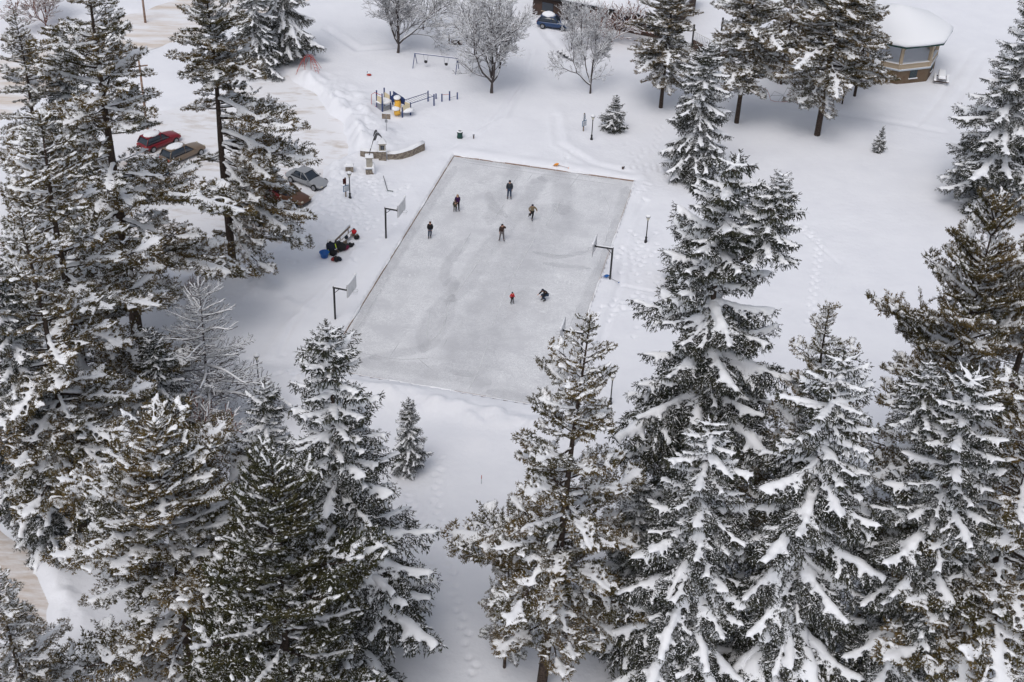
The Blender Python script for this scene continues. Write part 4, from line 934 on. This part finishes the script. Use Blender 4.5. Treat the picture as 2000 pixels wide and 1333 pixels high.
B().box((0, 0, 2.1), (4.8, 3.6, .14)).build('roof', M['darkwood'], t); B().box((0, 0, 2.36), (4.9, 3.7, .4), 0, .92).build('roof_snow', M['tsnow'], t, True, bevel=.12)
# ---- pavilion
c1, c2 = at(1751, 171), at(1813, 164); s_ = np.hypot(*(c2-c1)); Rc = s_/(2*math.sin(PI/8)); ap = Rc*math.cos(PI/8); mid = (c1+c2)/2; d_ = (c2-c1)/s_; nrm = np.array([-d_[1], d_[0]]); nrm = nrm if nrm[1] > 0 else -nrm
cen = mid+nrm*ap; Rc *= .94; a0 = math.atan2(c1[1]-cen[1], c1[0]-cen[0]); zb = gz(c1)-.5
zl = hgt_for(c1, 140); ze = hgt_for(cen+(c1-cen)*1.18, 98)
t = thing('pavilion', 'octagonal brick pavilion with open upper deck and domed snow roof', 'pavilion', (cen[0], cen[1], 0))
def octp(r, k, z): return Vector((r*math.cos(a0+k*PI/4), r*math.sin(a0+k*PI/4), z))
def oct_ring(r0, r1, z0, z1, nm, m, parent=t, bevel=0):
    V = [octp(r0, k, z0) for k in range(8)]+[octp(r0, k, z1) for k in range(8)]+[octp(r1, k, z1) for k in range(8)]+[octp(r1, k, z0) for k in range(8)]
    F = [(g_*8+k, g_*8+(k+1) % 8, ((g_+1) % 4)*8+(k+1) % 8, ((g_+1) % 4)*8+k) for g_ in range(4) for k in range(8)]
    return B().add(V, F).build(nm, m, parent, bevel=bevel)
def oct_solid(r, z0, z1, nm, m): return B().prism([octp(r, k, 0)[:2] for k in range(8)], z0, z1).build(nm, m, t)
oct_solid(Rc, zb, zl-.08, 'brick_wall', M['brick']); oct_solid(Rc*1.035, zl-.08, zl+.06, 'ledge', M['ledge']); oct_solid(Rc*.97, zl+.061, zl+.30, 'deck_snow', M['snow'])
oct_ring(Rc*1.0, Rc*.965, zl+.06, zl+.62, 'parapet', M['trim']); oct_ring(Rc*1.02, Rc*.95, zl+.62, zl+.70, 'parapet_cap', M['trim']); oct_ring(Rc*1.015, Rc*.95, zl+.70, zl+.76, 'parapet_snow', M['tsnow']); oct_ring(Rc*1.03, Rc*1.003, zl+.062, zl+.10, 'ledge_snow', M['tsnow'])
for k in range(8):
    p_ = octp(Rc*.975, k, 0); B().box((p_.x, p_.y, (zl+ze)/2+.05), (.36, .36, ze-zl-.1), a0+k*PI/4).build('column', M['trim'], t, bevel=.01)
    for dz_ in (1,):
        qn = octp(Rc*.975, k+1, 0); dv = (qn-p_).normalized(); B().tube([p_+Vector((0, 0, ze-.75))+dv*.1, p_+Vector((0, 0, ze-.15))+dv*.75], .07, 4).build('corner_brace', M['trim'], t)
    m_ = (octp(Rc, k, 0)+octp(Rc, k+1, 0))/2; ang = math.atan2(m_.y, m_.x); m_ = m_*1.003
    f_ = B().box((m_.x, m_.y, zl-.62), (.06, .95, .95), ang).build('window', M['glass'], t)
    q = B(); out = Vector((math.cos(ang), math.sin(ang), 0))*.03; tv = Vector((-math.sin(ang), math.cos(ang), 0))
    for j in (-1, 0, 1): q.box(m_+out+tv*.3*j+Vector((0, 0, zl-.62)), (.03, .03, .95), ang)
    for j in (-.47, -.15, .17, .47): q.box(m_+out*1.1+Vector((0, 0, zl-.62+j)), (.03, .97, .035), ang)
    q.build('window_frame', M['greenm'], f_); B().box(m_+out*2+Vector((0, 0, zl-1.14)), (.16, 1.15, .09), ang).build('sill', M['tsnow'], f_)
oct_ring(Rc*1.23, Rc*.93, ze+.03, ze+.14, 'eave', M['eave'])
rings = [(1.13, .145), (1.165, .32), (1.16, .55), (1.07, .86), (.86, 1.28), (.58, 1.8), (.3, 2.35), (.06, 2.75)]
V = [octp(Rc*1.06*r_, k*.5, ze+z_)*1 for r_, z_ in rings for k in range(16)]
V = [Vector((v.x*(.94 if (i % 16) % 2 else 1), v.y*(.94 if (i % 16) % 2 else 1), v.z)) for i, v in enumerate(V)]
F = [(i*16+k, i*16+(k+1) % 16, (i+1)*16+(k+1) % 16, (i+1)*16+k) for i in range(len(rings)-1) for k in range(16)]+[tuple(range(16))[::-1], tuple(range((len(rings)-1)*16, len(rings)*16))]
B().add(V, F).build('snow_roof', M['tsnow'], t, True)
p_ = G3(1836, 171); t2 = thing('picnic_table', 'snow-buried picnic table beside the right pavilion wall', 'table', p_, -.25)
B().box((0, 1.2, .68), (.8, 2.2, .06)).build('table_top', M['darkwood'], t2); [B().box((s*.7, 1.2, .4), (.28, 2.2, .05)).build('seat', M['darkwood'], t2) for s in (-1, 1)]
[B().box((0, y_, .3), (1.5, .08, .1)).build('crosspiece', M['darkwood'], t2) for y_ in (.3, 2.1)]; B().box((.0, 1.2, .90), (.85, 2.3, .38), 0, .9).build('snow_cap', M['tsnow'], t2, True, bevel=.1)
for s in (-1, 1): B().box((s*.7, 1.2, .52), (.32, 2.2, .18), 0, .85).build('seat_snow', M['tsnow'], t2, bevel=.05)
# ---- long building and deck
a, c = G3(1040, 30), G3(1300, 80); d = c-a; L_ = math.hypot(d.x, d.y); t = thing('long_building', 'long low dark brown building with a thick snow roof at the top edge', 'building', a, math.atan2(d.y, d.x))
B().box((L_/2, 6, 1.1), (L_, 12, 2.8)).build('wall', M['darkwood'], t)
for k in range(5): w_ = B().box((2+k*3.4, -.02, 1.3), (1.5, .06, 1.1)).build('window', M['glass'], t); B().box((2+k*3.4, -.06, .7), (1.7, .1, .08)).build('sill', M['trim'], w_)
B().box((9.0, -.03, .9), (1.6, .07, 1.9)).build('door', M['maroon'], t)
B().box((L_/2, 6, 2.6), (L_+1, 13.2, .2)).build('roof', M['black'], t); B().box((L_/2, 6, 3.0), (L_+1.1, 13.3, .6), 0, .97).build('roof_snow', M['snow'], t, True, bevel=.2)
a, c = G3(1352, 98), G3(1402, 124); d = c-a; L_ = math.hypot(d.x, d.y); t = thing('raised_deck', 'snow-covered raised deck with white slatted railings behind the pines', 'deck', a, math.atan2(d.y, d.x))
B().box((L_/2, 2.2, .55), (L_, 4.4, 1.3)).build('deck_base', M['darkwood'], t); B().box((L_/2, 2.2, 1.32), (L_, 4.4, .26)).build('deck_snow', M['snow'], t, bevel=.05)
for y_ in (-.05, 4.45):
    q = B(); q.box((L_/2, y_, 2.2), (L_, .07, .08)); rl = q.build('rail', M['siding'], t)
    for k in range(int(L_/.3)): B().box((k*.3+.1, y_, 1.7), (.07, .05, 1.0)).build('slat', M['siding'], t)
for x_ in (-.06, L_+.06):
    for y_ in (-.05, 4.45): B().box((x_, y_, 1.6), (.16, .16, 2.9)).build('corner_post', M['black'], t)
# ---- light sculpture (wire)
p = G3(1560, 203); t = thing('light_sculpture', 'unlit wire light sculpture of pink loops with a yellow star, hung between pines', 'light sculpture', p)
def wirepx(pts, m, nm, r=.022, yo=0):
    out = []
    for x_, y_ in pts:
        X = (x_-1560)/16.8; Z = (204-y_)/16.8/.92; out.append(Vector((X, yo, max(.02, Z))))
    B().tube(out, r, 4, False).build(nm, m, t)
wirepx([(1490, 181), (1497, 182), (1502, 190), (1507, 201), (1516, 206), (1528, 209), (1536, 203), (1541, 202)], M['pink'], 'wire_curve')
wirepx([(1557, 183), (1562, 188), (1558, 196), (1556, 204), (1566, 205), (1568, 200), (1562, 203)], M['pink'], 'wire_curve', .03)
wirepx([(1570, 192), (1577, 182), (1580, 175), (1585, 174), (1585, 178), (1581, 180), (1590, 176), (1604, 173)], M['pink'], 'wire_curve')
wirepx([(1568, 194), (1573, 197), (1579, 195)], M['siding'], 'wire_curve', .03); wirepx([(1559, 200), (1564, 190), (1567, 183)], M['steel'], 'wire_curve', .03)
wirepx([(1506, 193), (1529, 192), (1535, 176)], M['steel'], 'wire_frame', .02); wirepx([(1505, 196), (1512, 185), (1528, 191), (1521, 206)], M['steel'], 'wire_frame', .02)
wirepx([(1528, 191), (1535, 203), (1545, 204), (1547, 190), (1543, 184), (1540, 195), (1550, 205)], M['steel'], 'wire_frame', .018)
X = Vector(((1569-1560)/16.8, -.02, (204-179)/16.8/.92)); B().add([X+Vector(((.25 if k % 2 == 0 else .12)*math.cos(k*PI/5+.3), s*.03, (.25 if k % 2 == 0 else .12)*math.sin(k*PI/5+.3))) for s in (-1, 1) for k in range(10)], [tuple(range(10)), tuple(range(10, 20))[::-1]]+[(i, (i+1) % 10, 10+(i+1) % 10, 10+i) for i in range(10)]).build('star', cmat('star_yellow', (.6, .62, .1)), t)

# ---- cars
def car(label, center, heading, colour, L_=4.5, H_=1.45, suv=False, snow=.5, name='parked_car', rough=.3):
    a_ = at(*center); z = gz(a_); t = thing(name, label, 'car', (a_[0], a_[1], z), heading, 'cars in the snowy parking lot')
    m = bpy.data.materials.get('paint_'+str(colour)) or mat('paint_'+str(colour), colour, rough, .5)
    w_ = .88; hb = .95 if suv else .82
    def loft(st, nm, mt, parent=t, sub=1):
        V = []; F = []; k = len(st[0][1])
        for x_, pr in st: V += [Vector((x_, y_, z_)) for y_, z_ in pr]
        for i in range(len(st)-1):
            for j in range(k): F.append((i*k+j, i*k+(j+1) % k, (i+1)*k+(j+1) % k, (i+1)*k+j))
        F += [tuple(range(k))[::-1], tuple(range((len(st)-1)*k, len(st)*k))]
        return B().add(V, F).build(nm, mt, parent, True, sub=sub)
    def sec(w0, z0, z1, crown=.04): return [(-w0*.92, z0), (-w0, z0+.18), (-w0, (z0+z1)/2+.05), (-w0*.93, z1-.03), (-w0*.5, z1+crown), (w0*.5, z1+crown), (w0*.93, z1-.03), (w0, (z0+z1)/2+.05), (w0, z0+.18), (w0*.92, z0)]
    h = L_/2; hood = hb-.02 if suv else hb-.06
    st = [(-h, sec(w_*.86, .38, hb-.12, 0)), (-h+.12, sec(w_*.95, .3, hb-.02)), (-h+.5, sec(w_, .26, hb)), (-h*.3, sec(w_, .24, hb)), (h*.3, sec(w_, .24, hb)), (h*.42, sec(w_, .26, hood+.03)), (h-.35, sec(w_*.96, .28, hood-.08)), (h-.1, sec(w_*.88, .34, hood-.2)), (h, sec(w_*.8, .4, hood-.3, 0))]
    body = loft(st, 'body', m)
    r0, r1 = (-h+.18, -h+.55) if suv else (-h+.75, -h+1.35)
    def gs(wb, wt, zt): return [(-wb, hb-.06), (-(wb+wt)/2, (hb+zt)/2), (-wt, zt-.06), (-wt*.6, zt), (wt*.6, zt), (wt, zt-.06), ((wb+wt)/2, (hb+zt)/2), (wb, hb-.06)]
    fx0, fx1 = h*.36, h*.02
    loft([(r0, gs(w_*.86, w_*.80, hb)), (r1, gs(w_*.90, w_*.72, H_-.02)), (fx1, gs(w_*.90, w_*.72, H_-.02)), (fx0, gs(w_*.86, w_*.80, hb))], 'window_glass', M['glass'], t, 0)
    rf = B().add([Vector((x_, y_, z_)) for x_, y_, z_ in [(r1-.12, -w_*.70, H_-.03), (fx1+.12, -w_*.70, H_-.03), (fx1+.12, w_*.70, H_-.03), (r1-.12, w_*.70, H_-.03), (r1, -w_*.62, H_+.04), (fx1, -w_*.62, H_+.04), (fx1, w_*.62, H_+.04), (r1, w_*.62, H_+.04)]],
        [(3, 2, 1, 0), (4, 5, 6, 7), (0, 1, 5, 4), (1, 2, 6, 5), (2, 3, 7, 6), (3, 0, 4, 7)]).build('roof', m, t, bevel=.02)
    for s in (-1, 1):
        for x0_, x1_ in ((fx0, fx1), (r0, r1), (-.25, -.25)): B().tube([(x0_, s*w_*.88, hb-.02), (x1_, s*w_*.73, H_-.02)], .035, 5).build('pillar', m, t)
        B().box((h*.32, s*(w_+.06), hb+.08), (.12, .14, .12)).build('mirror', m, t, bevel=.02)
        B().ball((h-.10, s*w_*.62, hood-.22), .13, 8, 6, (.7, 1.2, .7)).build('headlight', M['lampglass'], t, True)
        B().ball((-h+.08, s*w_*.72, hb-.2), .12, 8, 6, (.6, 1, 1)).build('tail_light', M['redp'], t, True)
        for x_ in (-h+.85, h-.85):
            wh = B().lathe([(.16, -.11), (.33, -.11), (.35, -.06), (.35, .06), (.33, .11), (.16, .11)], n=20); wh.v = [(v[0]+x_, v[2]+s*(w_-.07), v[1]+.34) for v in wh.v]; wo = wh.build('wheel', M['rubber'], t, True)
            rm = B().lathe([(0, .10), (.05, .12), (.10, .10), (.22, .118), (.22, .05), (0, .04)], n=10); rm.v = [(v[0]+x_, s*v[2]+s*(w_-.07), v[1]+.34) for v in rm.v]; rm.build('rim', M['steel'], wo)
    B().box((h-.03, 0, .42), (.1, w_*1.2, .16)).build('grille', M['black'], t, bevel=.02); B().box((-h+.01, 0, .5), (.06, .5, .12)).build('number_plate', M['white'], t)
    if snow > 0:
        B().ball(((r1+fx1)/2, 0, H_+.02), 1, 16, 6, ((fx1-r1)/2*1.05, w_*.72, .12+.22*snow), .06, int(center[0])).build('roof_snow', M['tsnow'], t, True)
        if snow > .6: B().ball((h*.62, 0, hood-.03), 1, 12, 6, (.55, w_*.75, .14), .08, 3).build('hood_snow', M['tsnow'], t, True)
    return t
ya, yb = yaw_of((272, 302), (352, 270)), yaw_of((560, 338), (640, 368))
car('bright red hatchback nose-right beside the brown utility pole', (312, 284), ya, (.20, .01, .018), 4.5, 1.55, True, .35)
car('tan sport utility wagon parked below the red hatchback', (358, 308), ya+.03, (.19, .14, .10), 4.8, 1.6, True, .15)
car('dark slate car under a thick white roof of snow, left of the tan wagon', (292, 338), yb+.1, (.03, .045, .06), 4.5, 1.45, False, 1.3)
car('silver sedan with bare hood at the right end of the lot', (602, 358), yb, (.30, .31, .33), 4.6, 1.42, False, 0, rough=.35)
car('rusty brown wagon below the silver sedan', (564, 390), yb, (.10, .045, .025), 4.6, 1.55, True, .5)
car('dark red car behind the long bare trunk of the lot pine', (508, 388), yb, (.16, .015, .02), 4.4, 1.5, True, .6)
car('black pickup-like car nearest the foot of the lot pine', (490, 425), yb, (.012, .014, .018), 4.9, 1.6, True, .3)
car('dark blue car buried in snow in front of the long building', (1082, 56), -.25, (.02, .05, .13), 4.2, 1.5, True, 1.5)

# ---- people
def skinned(name, V, E_, Rr, root, m, parent, sub=1):
    me = bpy.data.meshes.new(name); me.from_pydata([tuple(v) for v in V], E_, []); o = bpy.data.objects.new(name, me); C.objects.link(o)
    o.modifiers.new('skin', 'SKIN'); sv = me.skin_vertices[0].data if me.skin_vertices else None
    if sv is None:
        bm_ = bmesh.new(); bm_.from_mesh(me); bm_.verts.layers.skin.verify(); bm_.to_mesh(me); bm_.free(); sv = me.skin_vertices[0].data
    for i, r_ in enumerate(Rr): sv[i].radius = r_ if isinstance(r_, tuple) else (r_, r_); sv[i].use_root = (i == root)
    o.modifiers[0].use_smooth_shade = True; q = o.modifiers.new('sub', 'SUBSURF'); q.levels = sub; q.render_levels = sub
    dg = bpy.context.evaluated_depsgraph_get(); m2 = bpy.data.meshes.new_from_object(o.evaluated_get(dg)); bpy.data.objects.remove(o); bpy.data.meshes.remove(me)
    m2.name = name; m2.materials.clear(); m2.materials.append(m); return link(name, m2, None, parent)
def person(label, px, H_, yawp, jc, tc, hatc, pose=None, hood=False, pattern=None, group='people skating on the ice', hair=None):
    a_ = at(*px); s = (H_-.08)/1.75; t = thing('person', label, 'person', (a_[0], a_[1], 0.01), yawp, group); t.scale = (s, s, s)
    z0 = .09
    J = dict(pel=(0, 0, .95), sp=(0, .0, 1.15), ch=(0, 0, 1.36), nk=(0, 0, 1.50), hd=(0, -.015, 1.62), ht=(0, 0, 1.72))
    for sd_, x_ in (('l', 1), ('r', -1)):
        J.update({'sh'+sd_: (x_*.19, 0, 1.43), 'el'+sd_: (x_*.25, .03, 1.15), 'wr'+sd_: (x_*.24, -.06, .92), 'ha'+sd_: (x_*.235, -.09, .84), 'hi'+sd_: (x_*.10, 0, .90), 'kn'+sd_: (x_*.12, -.03, .50), 'an'+sd_: (x_*.14, .02, .09), 'to'+sd_: (x_*.16, -.15, .04)})
    if pose: J.update(pose)
    J = {k: Vector(v)+Vector((0, 0, z0)) for k, v in J.items()}
    def make(names, edges, rad, nm, m, extra=None):
        V = [J[k] for k in names]; E_ = [(names.index(a), names.index(b_)) for a, b_ in edges]; Rr = [rad[k] for k in names]
        if extra: extra(V, E_, Rr, names)
        return skinned(nm, V, E_, Rr, 0, m, t)
    names = list(J.keys()); ed = [('pel', 'sp'), ('sp', 'ch'), ('ch', 'nk'), ('nk', 'hd'), ('hd', 'ht')]
    for q in 'lr': ed += [('ch', 'sh'+q), ('sh'+q, 'el'+q), ('el'+q, 'wr'+q), ('wr'+q, 'ha'+q), ('pel', 'hi'+q), ('hi'+q, 'kn'+q), ('kn'+q, 'an'+q), ('an'+q, 'to'+q)]
    rad = dict(pel=(.13, .10), sp=(.12, .09), ch=(.14, .10), nk=.055, hd=(.085, .10), ht=.075)
    for q in 'lr': rad.update({'sh'+q: .065, 'el'+q: .045, 'wr'+q: .03, 'ha'+q: (.04, .022), 'hi'+q: .085, 'kn'+q: .055, 'an'+q: .04, 'to'+q: .035})
    def fingers(V, E_, Rr, nm_):
        for q in 'lr':
            h_ = J['ha'+q]; w0 = J['wr'+q]; d = (h_-w0).normalized(); sx = Vector((0, 1, 0)) if abs(d.y) < .8 else Vector((1, 0, 0)); ih = nm_.index('ha'+q)
            for k, ln_ in enumerate((.07, .08, .075, .06)):
                V.append(h_+d*.03+sx*(k-1.5)*.02); E_.append((ih, len(V)-1)); Rr.append(.010)
                V.append(V[-1]+d*ln_*.55); E_.append((len(V)-2, len(V)-1)); Rr.append(.009)
                V.append(V[-1]+(d*.8-sx*.0+Vector((0, -.3, 0))*.6).normalized()*ln_*.45); E_.append((len(V)-2, len(V)-1)); Rr.append(.008)
            V.append(h_-d*.02-sx*.05); E_.append((ih, len(V)-1)); Rr.append(.011); V.append(V[-1]+d*.05-sx*.01); E_.append((len(V)-2, len(V)-1)); Rr.append(.009)
        hd_ = J['hd']; i_ = nm_.index('hd'); V.append(hd_+Vector((0, -.125, -.01))); E_.append((i_, len(V)-1)); Rr.append(.014)
        for sx_ in (-1, 1): V.append(hd_+Vector((sx_*.10, 0, 0))); E_.append((i_, len(V)-1)); Rr.append(.015)
    make(names, ed, rad, 'body', M['skin'], fingers)
    jn = ['ch', 'sp', 'pel', 'nk']+[k+q for q in 'lr' for k in ('sh', 'el', 'wr')]
    je = [('ch', 'sp'), ('sp', 'pel'), ('ch', 'nk')]+[p_ for q in 'lr' for p_ in (('ch', 'sh'+q), ('sh'+q, 'el'+q), ('el'+q, 'wr'+q))]
    jr = dict(ch=(.20, .16), sp=(.19, .16), pel=(.20, .17), nk=.085)
    for q in 'lr': jr.update({'sh'+q: .10, 'el'+q: .078, 'wr'+q: .058})
    make(jn, je, jr, 'jacket', jc)
    tn = ['pel']+[k+q for q in 'lr' for k in ('hi', 'kn', 'an')]; te = [p_ for q in 'lr' for p_ in (('pel', 'hi'+q), ('hi'+q, 'kn'+q), ('kn'+q, 'an'+q))]; tr_ = dict(pel=.16)
    for q in 'lr': tr_.update({'hi'+q: .125, 'kn'+q: .085, 'an'+q: .07})
    make(tn, te, tr_, 'trousers', tc)
    hd = J['hd']; up = (J['ht']-J['hd']).normalized()
    B().ball(hd+up*.07+Vector((0, .02, 0)), .118, 12, 8, (1, 1.05, .85)).build('hat' if not hair else 'hair', hatc, t, True)
    if hood: B().ball(J['nk']+Vector((0, .09, .03)), .14, 10, 6, (1.1, .8, .8), .1).build('hood', hood, t, True)
    for sx_ in (-.035, .035): B().ball(hd+Vector((sx_, -.098, .02)), .012, 6, 4).build('eye', M['black'], t, True)
    for q in 'lr':
        a2_, o2 = J['an'+q], J['to'+q]; d = (o2-a2_); d.z = 0; d.normalize()
        sk = B(); sk.tube([a2_+Vector((0, 0, .10)), a2_-d*.02-Vector((0, 0, .02)), ], [.065, .06], 8); sk.tube([a2_-d*.06-Vector((0, 0, .04)), o2+d*.04+Vector((0, 0, .01))], [.055, .045], 8); so_ = sk.build('skate', M['black'], t, True)
        B().box((a2_+o2)/2-Vector((0, 0, .10)), (.006, .30, .05), math.atan2(d.y, d.x)-PI/2).build('blade', M['steel'], so_)
    return t
olv = cmat('tan_jacket', (.20, .155, .095)); jean = cmat('blue_jeans', (.03, .05, .09)); slate = cmat('slate_jacket', (.035, .042, .052)); purple = cmat('purple_coat', (.035, .008, .05)); browncoat = cmat('brown_coat', (.045, .025, .02)); greyp = cmat('grey_trousers', (.13, .12, .125)); redj = cmat('red_jacket', (.55, .015, .02)); fur = cmat('fur_trim', (.30, .20, .12)); hairm = cmat('brown_hair', (.06, .03, .02))
camo = mat('camouflage', (.10, .10, .07), .9, .2, noise=(9, (.03, .035, .022), .45, .55))
person('person standing in a slate jacket and blue jeans, alone near the far rink edge', (994.5, 389), 1.92, .0, slate, jean, navyc)
person('person in a purple hooded coat standing close behind a child in camouflage', (893.5, 413), 1.72, .15, purple, blackc, fur, hood=fur, pose=dict(wrl=(-.05, -.22, 1.0), hal=(-.10, -.28, .95), ell=(.2, -.1, 1.15), wrr=(-.25, -.22, 1.0), har=(-.26, -.3, .95)))
person('child in camouflage clothes held by the person in the purple coat', (888.5, 414), 1.25, .15, camo, camo, camo)
person('person in a black jacket and dark jeans, nearest the left rink edge', (840, 466.5), 1.72, .05, blackc, jean, hairm, hair=True, pose=dict(wrl=(.17, -.12, .97), hal=(.12, -.16, .93), wrr=(-.17, -.12, .97), har=(-.12, -.16, .93), anl=(.05, .1, .09), tol=(.07, -.06, .04), knl=(.09, .02, .5)))
person('skater in a tan jacket gliding on one leg with the other raised behind', (1038.5, 432), 1.78, .1, olv, blackc, navyc, pose=dict(hil=(.1, 0, .9), knr=(-.17, -.06, .55), anr=(-.24, .32, .42), tor=(-.27, .26, .28), knl=(.06, -.06, .5), anl=(.02, .0, .09), tol=(.02, -.16, .04), ell=(.40, .0, 1.2), wrl=(.45, -.05, .98), hal=(.45, -.07, .9), elr=(-.32, .02, 1.2), wrr=(-.22, -.15, 1.0), har=(-.18, -.2, .95), ch=(0, -.06, 1.36), nk=(0, -.1, 1.5), hd=(0, -.15, 1.61), ht=(0, -.15, 1.71), shl=(.19, -.06, 1.43), shr=(-.19, -.06, 1.43)))
person('person in a brown coat and wide grey trousers holding a hand to the hood', (980, 471), 1.70, -.1, browncoat, greyp, blackc, hood=browncoat, pose=dict(ell=(.36, .02, 1.38), wrl=(.20, -.06, 1.60), hal=(.13, -.08, 1.66), anr=(-.22, .02, .09), tor=(-.26, -.15, .04), anl=(.20, .02, .09), tol=(.25, -.15, .04), knr=(-.17, -.03, .5), knl=(.16, -.03, .5)))
person('small child in a red jacket and black trousers skating toward the crouching adult', (1000, 594), 1.18, .5, redj, blackc, blackc, pose=dict(ch=(0, -.05, 1.36), wrl=(.3, -.15, 1.0), hal=(.32, -.2, .93), elr=(-.32, .05, 1.2), wrr=(-.3, -.02, .98), anl=(.18, .02, .09), tol=(.2, -.15, .04), anr=(-.18, .02, .09), tor=(-.2, -.15, .04)))
person('adult in black crouching on the ice with arms held out toward the red-jacketed child', (1062, 588), 1.80, -.9, blackc, jean, navyc, pose=dict(pel=(0, .28, .52), sp=(0, .2, .68), ch=(0, 0, .84), nk=(0, -.12, .93), hd=(0, -.2, 1.0), ht=(0, -.2, 1.10), shl=(.2, -.04, .86), shr=(-.2, -.04, .86), ell=(.26, -.2, .66), wrl=(.2, -.42, .62), hal=(.18, -.5, .6), elr=(-.27, -.2, .66), wrr=(-.22, -.42, .62), har=(-.2, -.5, .6), hil=(.12, .24, .5), hir=(-.12, .24, .5), knl=(.16, -.2, .48), knr=(-.16, -.2, .48), anl=(.15, .02, .09), anr=(-.15, .02, .09), tol=(.16, -.16, .04), tor=(-.16, -.16, .04)))
